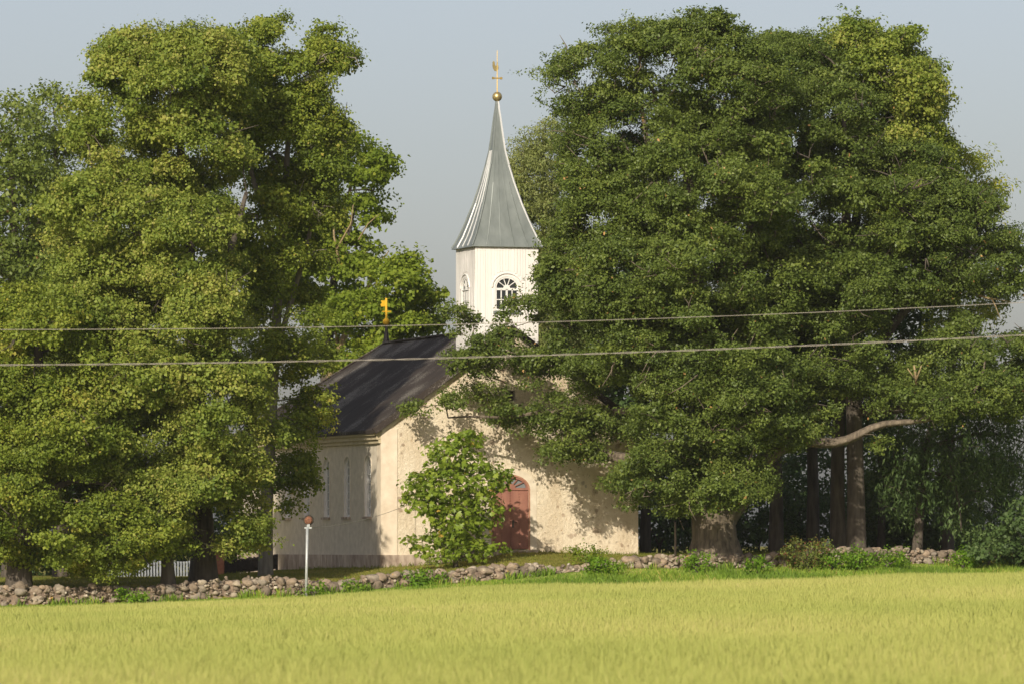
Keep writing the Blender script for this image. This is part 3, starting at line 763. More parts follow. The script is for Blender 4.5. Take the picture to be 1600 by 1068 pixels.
def crown_clumps(blobs, spacing, r, back=.55, bough=0, fill=.008, bmin=.26, bmax=.66, squash=1.8):
    P = []; O = []
    cen = np.array([b[:3] for b in blobs]); rad = np.array([b[3:6] for b in blobs])
    for k, b in enumerate(blobs):
        area = 4 * np.pi * ((b[3] * b[4]) ** 1.6 / 3 + (b[3] * b[5]) ** 1.6 / 3 + (b[4] * b[5]) ** 1.6 / 3) ** (1 / 1.6)
        n = int(area / spacing ** 2 * 6) + 8
        d = unit(r.normal(size=(n, 3)))
        ph = r.uniform(0, 6.28, 4)
        bumpy = 1 + .10 * np.sin(4 * d[:, 0] + ph[0]) * np.sin(4 * d[:, 2] + ph[1]) + .07 * np.sin(7 * d[:, 2] + ph[2]) * np.sin(6 * d[:, 1] + ph[3])
        f = (1 - .42 * r.random(n) ** 1.6) * bumpy
        p = cen[k] + d * rad[k] * f[:, None]
        inside = np.zeros(n, bool)
        for j in range(len(blobs)):
            if j != k: inside |= np.linalg.norm((p - cen[j]) / rad[j], axis=1) < .62
        keep = ~inside & ~((d[:, 1] > .35) & (r.random(n) > back))
        P.append(p[keep]); O.append(d[keep])
    P = np.concatenate(P); O = np.concatenate(O)
    if bough:
        bi = thin(P, bough, r); Bc = P[bi] + O[bi] * r.normal(.05, .3, (len(bi), 1)) * bough * .5; Br = bough * r.uniform(bmin, bmax, len(bi))
        D = (P[:, None, :] - Bc[None]); D[:, :, 2] *= squash
        dist = np.linalg.norm(D, axis=2) / Br[None] * r.uniform(.75, 1.3, (len(P), 1)); j = np.argmin(dist, axis=1)
        keep = (dist[np.arange(len(P)), j] < 1) & (P[:, 2] - Bc[j, 2] > -.42 * Br[j]) | (r.random(len(P)) < fill)
        P = P[keep]; O = O[keep]
    i = thin(P, spacing, r)
    return P[i], O[i]

def grow(paths, clumps, r, rt, droop=0):
    """paths: list of arrays (n,4) x y z r. Returns list of chains [(pts, radii)]"""
    pos = []; par = []; fix = []; chains = []
    for pi, path in enumerate(paths):
        path = np.array(path, float); seg = np.linalg.norm(np.diff(path[:, :3], axis=0), axis=1); s = np.concatenate([[0], np.cumsum(seg)])
        n = max(int(s[-1] / .5), 3); t = np.linspace(0, s[-1], n)
        q = np.stack([np.interp(t, s, path[:, c]) for c in range(4)], 1)
        if n > 5:
            for _ in range(2): q[1:-1, :3] = (q[:-2, :3] + 2 * q[1:-1, :3] + q[2:, :3]) / 4
        ch = []
        for k in range(n):
            if k == 0 and pi > 0:
                A = np.array(pos); j = int(np.argmin(np.linalg.norm(A - q[0, :3], axis=1))); ch.append(j); p_ = j; continue
            pos.append(q[k, :3]); par.append(ch[-1] if ch else -1); fix.append(q[k, 3]); ch.append(len(pos) - 1)
        chains.append(ch)
    nfix = len(pos); A = np.zeros((nfix + len(clumps) * 14 + 10, 3)); A[:nfix] = pos; na = nfix
    base_z = pos[0][2]
    allow = np.zeros(len(A), bool); allow[:nfix] = np.array([p[2] - base_z for p in pos]) > .18 * (max(p[2] for p in pos) - base_z)
    d0 = np.min(np.linalg.norm(clumps[:, None, :] - A[None, :nfix], axis=2), axis=1) if len(clumps) else np.array([])
    w = {}
    for ci in np.argsort(d0):
        c = clumps[ci]; D = c - A[:na]; d = np.linalg.norm(D, axis=1)
        cost = d + np.maximum(-D[:, 2], 0) * (.9 if not droop else .2) + np.where(allow[:na], 0, 1e3)
        j = int(np.argmin(cost)); dist = d[j]; k = int(min(max(2, dist / .55), 12))
        if dist < .25: continue
        mid = (A[j] + c) / 2 + np.array([0, 0, (.14 - .3 * droop * 0 + .1 * droop) * dist]) + r.normal(0, .07, 3) * dist
        ch = [j]
        for m_ in range(1, k + 1):
            t = m_ / k; p = (1 - t) ** 2 * A[j] + 2 * t * (1 - t) * mid + t * t * c + (r.normal(0, .035, 3) * min(dist, 2) if m_ < k else 0)
            A[na] = p; allow[na] = True; par.append(ch[-1]); fix.append(0); ch.append(na); na += 1
        chains.append(ch)
    wt = np.zeros(na); haschild = np.zeros(na, bool)
    for i in range(na - 1, -1, -1):
        if wt[i] == 0: wt[i] = 1
        if par[i] >= 0: wt[par[i]] += wt[i]
    rad = np.maximum(np.array(fix[:na]), np.minimum(rt * wt ** .46, .35))
    out = []
    for ci, ch in enumerate(chains):
        rr = [rad[i] for i in ch]
        if 0 < ci < len(paths): rr = [q * r.uniform(.93, 1.08) for q in rr]
        if ci >= len(paths):
            rr[0] = min(rr[0], rr[1] * 1.15)
        out.append((A[ch], rr, ci < len(paths)))
    return out

def leaves(clumps, outd, r, p):
    """leaf quads for every clump; p: dict of leaf parameters"""
    n = len(clumps); cr = p['cr'] * r.uniform(.65, 1.3, n)
    ns = np.maximum((p['sprays'] * (cr / p['cr']) ** 2).astype(int), 3)
    ci = np.repeat(np.arange(n), ns); m = len(ci)
    d = unit(r.normal(size=(m, 3)) + outd[ci] * .35 + np.array([0, 0, p.get('up', .45)]))
    f = r.uniform(.35, 1, m) ** .6
    sh = r.random(m) < p.get('shoots', .1); f = np.where(sh, r.uniform(1, 1.75, m), f)
    flat = np.array([1, 1, p.get('flat', .6)])
    sp_ = clumps[ci] + d * flat * (cr[ci] * f)[:, None]
    if p.get('hang'): sp_[:, 2] -= p['hang'] * r.random(m) * (cr[ci])
    ctone = r.normal(0, p.get('ctone', .1), n)[ci] + r.normal(0, .06, m)
    nl = p['leaves']; li = np.repeat(np.arange(m), nl); k = len(li)
    off = r.normal(0, 1, (k, 3)) * np.array(p.get('spread', (.17, .17, .11)))
    pos = sp_[li] + off
    nrm = unit(d[li] * .7 + np.array([0, -.0, .35]) + r.normal(0, p.get('jit', .55), (k, 3)))
    ax = r.normal(0, 1, (k, 3)) + np.array([0, 0, -p.get('droop', .5)]) + d[li] * .4
    ax = unit(ax - np.sum(ax * nrm, 1, keepdims=True) * nrm); bx = np.cross(nrm, ax)
    L = p['L'] * r.uniform(.7, 1.25, k); L *= r.uniform(.72, 1.25, n)[ci][li]; Wd = L * p['wr']
    tone = p.get('tone', .45) + ctone[li] + r.normal(0, p.get('ltone', .15), k)
    rare = r.random(k) < p.get('rare', .004); tone = np.where(rare, 1, np.minimum(tone, .93))
    a = ax * (L / 2)[:, None]; b = bx * (Wd / 2)[:, None]; nn = nrm * (Wd * .12)[:, None]
    if p.get('palm'):
        co = []; tn = []
        for q in range(5):
            an = (q - 2) * .62; dr = ax * math.cos(an) + bx * math.sin(an) - np.array([0, 0, .25]); dr = unit(dr); sd = unit(np.cross(nrm, dr))
            ll = (L * (1 - .12 * abs(q - 2)))[:, None]
            co.append(np.stack([pos, pos + dr * ll * .6 + sd * ll * .2, pos + dr * ll - nrm * ll * .12, pos + dr * ll * .6 - sd * ll * .2], 1)); tn.append(tone)
        return np.concatenate(co).reshape(-1, 3), np.concatenate(tn)
    s = r.uniform(-.15, .35, k)[:, None]
    co = np.stack([pos - a, pos + b + a * s + nn, pos + a, pos - b + a * s + nn], 1)
    return co.reshape(-1, 3), tone

LIME = dict(twigs=45, fill=.02, bmin=.27, bmax=.68, squash=1.45, bough=2.1, cr=.6, sprays=23, leaves=23, L=.118, wr=.8, droop=.8, flat=.6, hang=.35, ctone=.13, mat='lime', spacing=.55, tone=.55, spread=(.14, .14, .1))
LIMEG = dict(LIME, mat='lime_green', tone=.45)
OAK = dict(twigs=150, fill=.025, bmin=.26, bmax=.66, squash=1.25, bough=2.0, cr=.58, sprays=21, leaves=23, L=.12, wr=.62, droop=.2, flat=.55, up=.55, ctone=.11, mat='oak', spacing=.54, tone=.45, rare=.0025, spread=(.13, .13, .09))
MAPLE = dict(bough=1.8, cr=.65, sprays=18, leaves=14, L=.17, wr=.95, droop=.6, flat=.5, up=.55, ctone=.1, mat='maple', spacing=.6, tone=.45)
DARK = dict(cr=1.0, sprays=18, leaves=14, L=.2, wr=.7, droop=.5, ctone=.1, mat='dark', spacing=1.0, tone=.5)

def tree(name, label, cat, base, paths, blobs, p, seed, bark='bark', rt=.012, extra=None, group=None, droopb=0, sides=14, back=.55, nofol=None):
    """base (px,row,Y); paths: lists of (px,row,Y,radius m); blobs: (px,row,Y,rx px,ry px,depth m)"""
    r = np.random.default_rng(seed)
    bp = at(*base); bp[2] = ground_z(bp[0], bp[1])
    root = thing(name, label, cat, bp, group=group)
    W3 = []
    for pa in paths: W3.append([tuple(at(a, b, Y)) + (rr,) for a, b, Y, rr in pa])
    x0 = W3[0][0]; W3[0] = [(x0[0], x0[1], bp[2] - .3, x0[3] * 1.25), (x0[0], x0[1], bp[2] + .12, x0[3] * 1.12)] + [q for q in W3[0][0:] if q[2] > bp[2] + .35]
    B3 = [tuple(at(a, b, Y)) + (rx * mpp(Y), dm, ry * mpp(Y)) for a, b, Y, rx, ry, dm in blobs]
    cl, od = crown_clumps(B3, p['spacing'], r, back, p.get('bough', 0), p.get('fill', .008), p.get('bmin', .26), p.get('bmax', .66), p.get('squash', 1.8))
    ok = cl[:, 2] > terrain(cl[:, 0], cl[:, 1]) + p.get('clear', .35); cl, od = cl[ok], od[ok]
    if nofol is not None:
        px = 800 + cl[:, 0] * F / cl[:, 1]; py = YH - (cl[:, 2] - ZC) * F / cl[:, 1]
        bad = np.zeros(len(cl), bool)
        for (a0, b0, a1, b1, pr) in nofol: bad |= (px > a0) & (px < a1) & (py > b0) & (py < b1) & (r.random(len(cl)) < pr)
        cl, od = cl[~bad], od[~bad]
    ch = grow(W3, cl, r, rt, droopb)
    co, tone = leaves(cl, od, r, p)
    mb = MB()
    for k, (pts, rr, main) in enumerate(ch):
        mb.tube(pts, rr, sides if main else 5, True, (.09 if k == 0 else .17) if main else 0, seed + k)
    if p.get('twigs'):
        fr = [i for i in range(len(cl)) if od[i, 1] < .25 and od[i, 2] < .45]
        for q in range(p['twigs']):
            i = fr[r.integers(len(fr))]; c = cl[i] + od[i] * .35 + r.normal(0, .25, 3); d = unit(od[i] * .6 + r.normal(0, .6, 3)); 
            for b_ in range(r.integers(1, 4)):
                d2 = unit(d + r.normal(0, .45, 3)); ln = r.uniform(.5, 1.3); k1 = c - od[i] * .6; k2 = k1 + d2 * ln * .55 + r.normal(0, .08, 3); k3 = k2 + unit(d2 + r.normal(0, .5, 3)) * ln * .5
                mb.tube([k1, k2, k3], [.032, .022, .008], 4)
    mb.build('trunk', M[bark], root, smooth=True, world=True)
    arrays_mesh('crown', co, 4, M[p['mat']], root, tone)
    if extra:
        for pts in extra:
            d = MB()
            for pa in pts: d.tube([at(a, b, Y) for a, b, Y, rr in pa], [q[3] for q in pa], 6)
            d.build('dead_branch', M['dry_bark'], root, smooth=True, world=True)
    print('TREE', name, len(cl), 'clumps', len(co) // 4, 'leaves')
    return root

# --- left group
Y = 208
tree('lime_tree', 'tall olive green lime with thick dark trunk, leftmost of the two highest left crowns', 'tree', (318, 908, Y),
     [[(318, 908, Y, .5), (318, 850, Y, .42), (314, 780, Y, .4), (308, 640, Y, .36), (300, 480, Y, .3), (290, 330, Y, .22), (280, 200, Y, .12), (285, 110, Y, .05)],
      [(310, 700, Y, .2), (255, 610, Y - 1, .15), (215, 520, Y - 2, .09)], [(304, 560, Y, .2), (350, 430, Y - 1, .14), (385, 300, Y - 1, .07)], [(300, 480, Y, .18), (220, 380, Y - 1, .12), (175, 300, Y - 1, .06)]],
     [(245, 150, Y, 105, 100, 4.2), (310, 120, Y, 75, 75, 3.5), (180, 200, Y, 60, 90, 3.5), (300, 230, Y, 90, 60, 3.5), (175, 330, Y - 1, 95, 110, 4.2), (290, 370, Y - 1, 85, 80, 4), (160, 470, Y - 1, 90, 90, 4), (290, 500, Y - 2, 90, 100, 4.2),
      (220, 600, Y - 2.5, 110, 90, 4.5), (330, 630, Y - 2, 90, 110, 4), (200, 700, Y - 2.3, 90, 80, 3.5), (290, 760, Y - 2.3, 90, 90, 3), (375, 700, Y - 1.5, 60, 90, 2.5), (378, 805, Y - 2, 34, 68, 1.6), (240, 815, Y - 2, 60, 45, 2)], dict(LIME, tone=.58), 1, nofol=[(285, 775, 352, 930, 1), (406, 690, 440, 910, .9), (410, 590, 434, 640, .8), (215, 850, 350, 930, 1), (370, 250, 410, 330, .7)])
Y = 214.5
tree('lime_tree', 'tall green lime beside the church nave with smooth grey trunk, topping the left group', 'tree', (415, 902, Y),
     [[(415, 902, Y, .26), (416, 800, Y, .24), (425, 620, Y, .21), (435, 450, Y, .17), (445, 300, Y, .13), (455, 150, Y, .06)],
      [(428, 560, Y, .12), (470, 420, Y, .09), (500, 300, Y, .05)], [(438, 420, Y, .12), (395, 280, Y, .09), (370, 180, Y, .05)]],
     [(445, 110, Y, 75, 78, 3.2), (495, 115, Y, 40, 65, 2.5), (395, 130, Y, 60, 72, 3), (525, 100, Y, 20, 35, 1.5), (430, 220, Y, 75, 70, 3), (495, 210, Y, 42, 80, 2.8), (430, 370, Y, 72, 100, 3.2), (485, 330, Y, 38, 75, 2.2), (435, 500, Y, 62, 95, 2.8), (440, 620, Y, 48, 85, 2.2), (490, 555, Y, 26, 45, 1.3), (480, 640, Y, 22, 50, 1.1), (440, 720, Y, 38, 65, 1.6), (440, 795, Y, 24, 35, 1)],
     dict(LIMEG, tone=.45), 2, 'pale_bark', nofol=[(370, 250, 410, 330, .8), (405, 560, 432, 910, .6)])
Y = 203.8
tree('lime_tree', 'lime with low drooping skirt of leaves at far left behind the wall', 'tree', (28, 915, Y),
     [[(28, 915, Y, .45), (30, 860, Y, .38), (45, 740, Y, .3), (60, 600, Y, .2), (60, 480, Y, .1)], [(34, 800, Y, .16), (110, 740, Y - .5, .12), (180, 760, Y - .5, .05)], [(30, 820, Y, .16), (-30, 720, Y, .1)]],
     [(60, 540, Y, 90, 90, 3.6), (0, 620, Y, 90, 110, 3.6), (90, 660, Y - .5, 90, 100, 3.6), (10, 760, Y - .5, 90, 110, 3.4), (120, 770, Y - .5, 90, 90, 3.2), (80, 830, Y - 1, 85, 50, 2.6), (185, 825, Y - .8, 70, 55, 2.4), (140, 865, Y - .8, 60, 26, 1.6), (-60, 780, Y, 60, 90, 3)],
     dict(LIME, tone=.44, mat='lime_green'), 3, nofol=[(225, 855, 345, 930, 1), (10, 868, 50, 930, .7), (-100, 885, 400, 950, .8)])
Y = 205
tree('lime_tree', 'young lime with short forked trunk just behind the stone wall', 'tree', (262, 908, Y), [[(262, 908, Y, .26), (262, 870, Y, .2), (255, 800, Y, .14), (250, 720, Y, .08)]],
     [(250, 770, Y, 60, 65, 2), (225, 830, Y, 50, 35, 1.7), (275, 830, Y, 30, 30, 1.4)], dict(LIME, tone=.54), 4, nofol=[(285, 775, 352, 930, 1), (220, 862, 350, 930, .9)])
Y = 226
tree('background_tree', 'dark green tree at the far left edge rising behind the limes', 'tree', (18, 890, Y), [[(18, 890, Y, .35), (20, 600, Y, .28), (22, 350, Y, .18), (15, 220, Y, .07)], [(20, 420, Y, .12), (70, 330, Y, .05)]],
     [(10, 230, Y, 50, 70, 3), (25, 330, Y, 75, 90, 4), (0, 470, Y, 90, 110, 4.5), (90, 450, Y, 60, 90, 3.5), (40, 620, Y, 110, 110, 4)], dict(DARK, mat='oak', L=.17, tone=.6), 5)
Y = 230
tree('background_tree', 'rounded bluish green tree showing over the shoulder of the olive lime', 'tree', (95, 890, Y), [[(95, 890, Y, .3), (95, 500, Y, .24), (88, 300, Y, .14), (86, 200, Y, .05)]],
     [(85, 200, Y, 40, 55, 2.5), (110, 280, Y, 60, 80, 3.5), (120, 430, Y, 80, 100, 4), (150, 600, Y, 90, 110, 4)], dict(DARK, mat='oak', L=.17, tone=.7), 6)
Y = 253
tree('maple_tree', 'bright green maple with bare grey limbs standing beyond the nave roof', 'tree', (512, 870, Y),
     [[(512, 870, Y, .33), (512, 640, Y, .3), (510, 570, Y, .26), (520, 450, Y, .18), (535, 360, Y, .12), (550, 280, Y, .06)], [(520, 430, Y, .1), (545, 370, Y - 1, .07), (556, 320, Y - 1, .04)]],
     [(560, 270, Y, 42, 52, 2.4), (530, 300, Y, 55, 75, 3), (575, 320, Y - .5, 32, 32, 2), (545, 400, Y, 42, 30, 2.4), (480, 300, Y, 60, 90, 3), (490, 430, Y, 70, 80, 3), (530, 500, Y, 45, 50, 2.5), (560, 250, Y, 30, 40, 2)], dict(MAPLE), 7,
     extra=[[[(512, 600, Y - .8, .2), (540, 520, Y - .8, .14), (572, 455, Y - .8, .09), (590, 415, Y - .8, .05), (608, 392, Y - .8, .02)], [(580, 435, Y - .8, .05), (586, 410, Y - .8, .03), (598, 400, Y - .8, .02)], [(572, 455, Y - .8, .05), (590, 440, Y - .8, .02)], [(528, 545, Y - .8, .08), (520, 470, Y - .8, .04), (524, 420, Y - .8, .02)]],
            [[(530, 410, Y - 2.5, .07), (522, 370, Y - 2.5, .05), (520, 335, Y - 2.5, .03)], [(526, 390, Y - 2.5, .05), (548, 350, Y - 2.5, .03), (552, 320, Y - 2.5, .02)], [(560, 375, Y - 2.5, .04), (575, 350, Y - 2.5, .025), (592, 335, Y - 2.5, .012)]]])
Y = 245
tree('maple_tree', 'round bright green maple crown just above the church ridge', 'tree', (625, 872, Y), [[(625, 872, Y, .3), (622, 600, Y, .24), (620, 500, Y, .14), (620, 440, Y, .05)]],
     [(620, 470, Y, 56, 58, 3), (655, 490, Y, 28, 38, 2), (575, 500, Y, 50, 50, 2.6), (600, 560, Y, 70, 45, 3), (550, 540, Y, 40, 45, 2.4)], dict(MAPLE, tone=.5), 8)

# --- right group
Y = 212.3
tree('oak_tree', 'huge old oak with massive flaring trunk right of the church', 'tree', (1118, 866, Y),
     [[(1118, 866, Y, .92), (1116, 840, Y, .83), (1113, 780, Y, .76), (1106, 690, Y, .62), (1092, 580, Y, .48), (1085, 450, Y, .36), (1078, 320, Y, .25), (1070, 160, Y, .08)],
      [(1135, 815, Y, .4), (1180, 740, Y - .4, .36), (1205, 700, Y - .6, .33), (1228, 690, Y - .8, .22), (1250, 684, Y - .9, .19), (1275, 694, Y - .9, .17), (1310, 693, Y - 1, .17), (1335, 687, Y - 1, .15), (1352, 670, Y - 1, .13), (1385, 656, Y - 1, .11), (1410, 662, Y - 1, .1), (1440, 657, Y - 1, .09), (1470, 652, Y - 1, .07), (1515, 625, Y - 1, .06), (1535, 600, Y - 1, .06), (1540, 556, Y - 1, .02)],
      [(1106, 700, Y, .3), (1040, 716, Y + 1, .26), (1000, 718, Y + 1.8, .24), (960, 716, Y + 2.4, .2), (925, 700, Y + 2.8, .12), (880, 680, Y + 3, .05)],
      [(1100, 650, Y, .2), (1000, 640, Y + 1, .13), (900, 645, Y + 2.2, .09), (850, 638, Y + 2.5, .07), (800, 655, Y + 2.8, .055), (750, 648, Y + 2.9, .045), (700, 652, Y + 3, .03)],
      [(1095, 600, Y, .2), (980, 570, Y + 1, .13), (880, 560, Y + 2.4, .08), (800, 545, Y + 3, .05), (735, 530, Y + 3, .03)],
      [(1090, 520, Y, .25), (1000, 400, Y, .18), (940, 280, Y, .12), (900, 160, Y, .05)],
      [(1090, 540, Y, .25), (1160, 420, Y - 1, .18), (1190, 280, Y - 1, .1)], [(1085, 430, Y, .2), (1020, 280, Y - 1, .12), (1000, 150, Y, .05)], [(1090, 560, Y, .2), (1020, 500, Y - 2, .12), (990, 430, Y - 3, .06)]],
     [(915, 130, Y, 62, 62, 3.2), (985, 105, Y, 70, 62, 3.5), (1070, 105, Y, 90, 78, 4.5), (1000, 210, Y, 110, 80, 4.5), (930, 250, Y, 55, 70, 3.2), (1150, 150, Y, 85, 95, 4.5), (950, 350, Y, 70, 80, 3.8), (1060, 300, Y - 1.5, 100, 100, 4.8), (1150, 300, Y - 1, 90, 100, 5),
      (895, 440, Y + 1, 50, 75, 3), (980, 450, Y - 1.5, 90, 80, 4.2), (1080, 430, Y - 2.5, 100, 80, 4.8), (1000, 540, Y - 1.5, 90, 70, 3.6), (1110, 540, Y - 3, 100, 80, 4.4), (930, 530, Y + 1.2, 60, 60, 2.6), (1050, 640, Y - 2.5, 90, 70, 3.4), (1030, 730, Y - 2.5, 60, 55, 2.6), (1080, 755, Y - 2.8, 75, 50, 2.4), (1150, 640, Y - 3, 80, 70, 3.6), (1265, 660, Y - 2.2, 40, 20, 1), (1395, 690, Y - 1.6, 26, 12, .6), (1200, 690, Y - 2.2, 34, 30, .9),  (1130, 760, Y - 3, 70, 50, 2), (975, 770, Y - .5, 25, 22, 1.2),
      (885, 590, Y + 2.6, 60, 50, 1.5), (800, 585, Y + 3, 62, 52, 1.3), (740, 610, Y + 3.2, 60, 40, 1.2), (690, 632, Y + 3.2, 45, 24, .9), (930, 640, Y + 2.4, 55, 40, 1.4), (900, 690, Y + 2.6, 48, 34, 1.2), (945, 690, Y + 2.6, 40, 26, 1), (830, 640, Y + 3, 60, 24, 1), (820, 510, Y + 3, 44, 36, 1.2), (735, 535, Y + 3, 38, 34, 1.1), (715, 500, Y + 3, 14, 22, .6), (800, 540, Y + 3.2, 60, 30, 1.1), (985, 700, Y + 1.5, 25, 40, 1.2)],
     dict(OAK), 11, 'oak_bark', rt=.014, sides=28, nofol=[(1075, 790, 1180, 880, 1), (690, 470, 860, 560, .12), (940, 700, 1000, 728, .9), (925, 600, 992, 705, .5), (640, 560, 840, 680, .15), (1215, 706, 1330, 780, .9)])
Y = 217
tree('oak_tree', 'broad dark oak on thick straight trunk, its boughs reaching the right edge', 'tree', (1338, 861, Y),
     [[(1338, 861, Y, .35), (1338, 780, Y, .33), (1336, 680, Y, .31), (1332, 560, Y, .28), (1325, 420, Y, .22), (1320, 280, Y, .14), (1318, 150, Y, .05)],
      [(1334, 600, Y, .2), (1400, 500, Y - 1, .16), (1440, 455, Y - 1, .13), (1500, 435, Y - 1, .08), (1560, 430, Y - 1, .04)], [(1334, 560, Y, .2), (1250, 470, Y - 2, .13), (1200, 400, Y - 2, .06)],
      [(1336, 640, Y, .2), (1420, 640, Y - 1.5, .15), (1500, 610, Y - 2, .12), (1560, 580, Y - 2, .06)], [(1330, 480, Y, .18), (1400, 360, Y, .12), (1440, 280, Y, .06)]],
     [(1235, 120, Y + 1, 75, 62, 4), (1230, 200, Y, 90, 90, 4.5), (1310, 210, Y, 80, 80, 4.5), (1400, 290, Y, 70, 65, 4), (1250, 320, Y - 1, 100, 90, 5), (1370, 340, Y - 1, 100, 80, 5), (1470, 350, Y, 75, 65, 4), (1220, 450, Y - 2.5, 100, 70, 4.5), (1330, 450, Y - 2, 95, 70, 4.6), (1440, 420, Y - 1, 95, 55, 4), (1530, 420, Y - .5, 60, 55, 3), (1565, 400, Y, 32, 40, 2.2),
      (1220, 560, Y - 3.5, 95, 75, 4), (1420, 620, Y - 5, 60, 26, 1.4), (1330, 640, Y - 5.6, 45, 22, 1), (1460, 625, Y - 5.6, 50, 30, 1.2), (1540, 615, Y - 5.6, 45, 30, 1.2), (1310, 570, Y - 3, 80, 50, 3.4), (1400, 590, Y - 2.5, 85, 45, 3), (1490, 560, Y - 2, 75, 45, 3), (1560, 600, Y - 2, 50, 45, 2.6), (1530, 530, Y - 2, 45, 35, 2), (1200, 650, Y - 3.5, 80, 45, 3), (1620, 560, Y - 1, 40, 40, 2.4)],
     dict(OAK, tone=.4), 12, 'bark', rt=.014, nofol=[(1370, 480, 1500, 535, .55), (1290, 640, 1360, 880, .9)],
     extra=[[[(1432, 600, Y - 5.3, .06), (1430, 580, Y - 5.5, .05), (1428, 570, Y - 5.5, .03)], [(1431, 595, Y - 5.4, .045), (1437, 578, Y - 5.6, .03), (1440, 570, Y - 5.6, .02)], [(1430, 592, Y - 5.4, .03), (1418, 575, Y - 5.6, .02)]],
            [[(1520, 612, Y - 5, .05), (1515, 590, Y - 5.2, .03), (1518, 578, Y - 5.2, .02)], [(1530, 600, Y - 5, .04), (1556, 592, Y - 5, .02), (1572, 575, Y - 5, .012)], [(1520, 608, Y - 5, .04), (1505, 592, Y - 5, .02)]],
            [[(1530, 462, Y - 2, .05), (1550, 468, Y - 2, .04), (1556, 480, Y - 2, .025), (1563, 498, Y - 2, .012)], [(1525, 462, Y - 2, .03), (1580, 472, Y - 2, .015)]]])
Y = 220
tree('lime_tree', 'olive lime on thinner straight trunk, its spiky top highest at the right', 'tree', (1310, 860, Y),
     [[(1310, 860, Y, .3), (1308, 760, Y, .27), (1312, 600, Y, .24), (1330, 400, Y, .2), (1355, 220, Y, .13), (1370, 90, Y, .05)], [(1345, 300, Y, .12), (1420, 200, Y, .06)]],
     [(1330, 90, Y, 50, 48, 3), (1390, 100, Y, 55, 58, 3.4), (1425, 160, Y, 45, 75, 3.4), (1445, 230, Y, 40, 60, 3), (1380, 200, Y, 60, 80, 4), (1460, 200, Y, 22, 30, 2), (1420, 320, Y, 60, 60, 4)], dict(LIME, tone=.5), 13)
Y = 226
tree('ash_tree', 'light green ash with feathery sprays along the right slope of the oaks', 'tree', (1480, 862, Y),
     [[(1480, 862, Y, .28), (1482, 700, Y, .24), (1490, 450, Y, .17), (1500, 280, Y, .06)]],
     [(1495, 270, Y, 40, 45, 2.6), (1525, 320, Y, 40, 55, 2.8), (1490, 360, Y, 60, 60, 3), (1555, 370, Y, 30, 40, 2), (1570, 430, Y, 30, 40, 2), (1500, 470, Y, 60, 60, 3)],
     dict(MAPLE, mat='lime_green', L=.17, wr=.35, droop=1.0, hang=.5, sprays=12, tone=.6), 14)
Y = 236
tree('larch_tree', 'pale sparse larch between the spire and the big oak', 'tree', (852, 868, Y), [[(852, 868, Y, .26), (851, 600, Y, .2), (850, 400, Y, .12), (848, 205, Y, .03)]],
     [(850, 225, Y, 32, 36, 1.4), (835, 275, Y, 42, 45, 2), (838, 350, Y, 48, 50, 2.2), (855, 430, Y, 46, 60, 2.6), (865, 520, Y, 55, 70, 3), (880, 610, Y, 60, 70, 3)],
     dict(cr=.65, sprays=18, leaves=20, L=.15, wr=.36, droop=1.2, flat=.4, hang=.7, ctone=.12, mat='larch', spacing=.6, tone=.5), 15, droopb=1)
Y = 219
tree('drooping_tree', 'dark tree with long drooping leaf curtains over the right end of the wall', 'tree', (1432, 862, Y),
     [[(1432, 862, Y, .19), (1437, 800, Y, .17), (1442, 740, Y, .15), (1450, 680, Y, .11), (1470, 600, Y, .05)], [(1442, 740, Y, .08), (1490, 735, Y - .5, .06), (1500, 790, Y - 1, .05), (1502, 828, Y - 1, .03)], [(1445, 700, Y, .08), (1540, 670, Y, .06), (1600, 690, Y, .03)]],
     [(1420, 700, Y, 50, 60, 2.4), (1480, 690, Y, 60, 60, 2.6), (1500, 760, Y, 45, 50, 2), (1550, 690, Y, 55, 60, 2.4), (1600, 720, Y, 45, 60, 2), (1400, 760, Y, 35, 45, 1.8), (1440, 640, Y, 60, 50, 2.6), (1540, 630, Y, 60, 50, 2.6)],
     dict(cr=.7, sprays=14, leaves=16, L=.2, wr=.3, droop=2.2, flat=.5, hang=1.0, ctone=.1, mat='dark', spacing=.8, tone=.62, spread=(.12, .12, .28)), 16, nofol=[(1418, 785, 1452, 870, .95)])

# --- undergrowth and background
def bush(name, label, cat, px, row, Y, rx, ry, dm, p, seed, group=None, lobes=5):
    r = random.Random(seed); base = at(px, row, Y); gz = ground_z(base[0], base[1]); row_g = YH - (gz - ZC) * F / Y
    cy = row_g - ry * .78
    bl = [(px, cy, Y, rx * .75, ry * .85, dm * .8)]
    for k in range(lobes): bl.append((px + r.uniform(-.6, .6) * rx, cy + r.uniform(-.45, .55) * ry, Y + r.uniform(-.4, .4) * dm, rx * r.uniform(.3, .5), ry * r.uniform(.35, .5), dm * r.uniform(.35, .55)))
    p = dict(p, clear=.02)
    return tree(name, label, cat, (px, row_g, Y), [[(px, row_g, Y, .06), (px + 2, row_g - ry * .5, Y, .045), (px, row_g - ry * 1.2, Y, .02)], [(px, row_g - 2, Y, .04), (px - rx * .4, row_g - ry * .8, Y, .02)], [(px, row_g - 2, Y, .04), (px + rx * .4, row_g - ry * .8, Y, .02)]],
                bl, p, seed, rt=.006, group=group, sides=6)
Y = 212.4
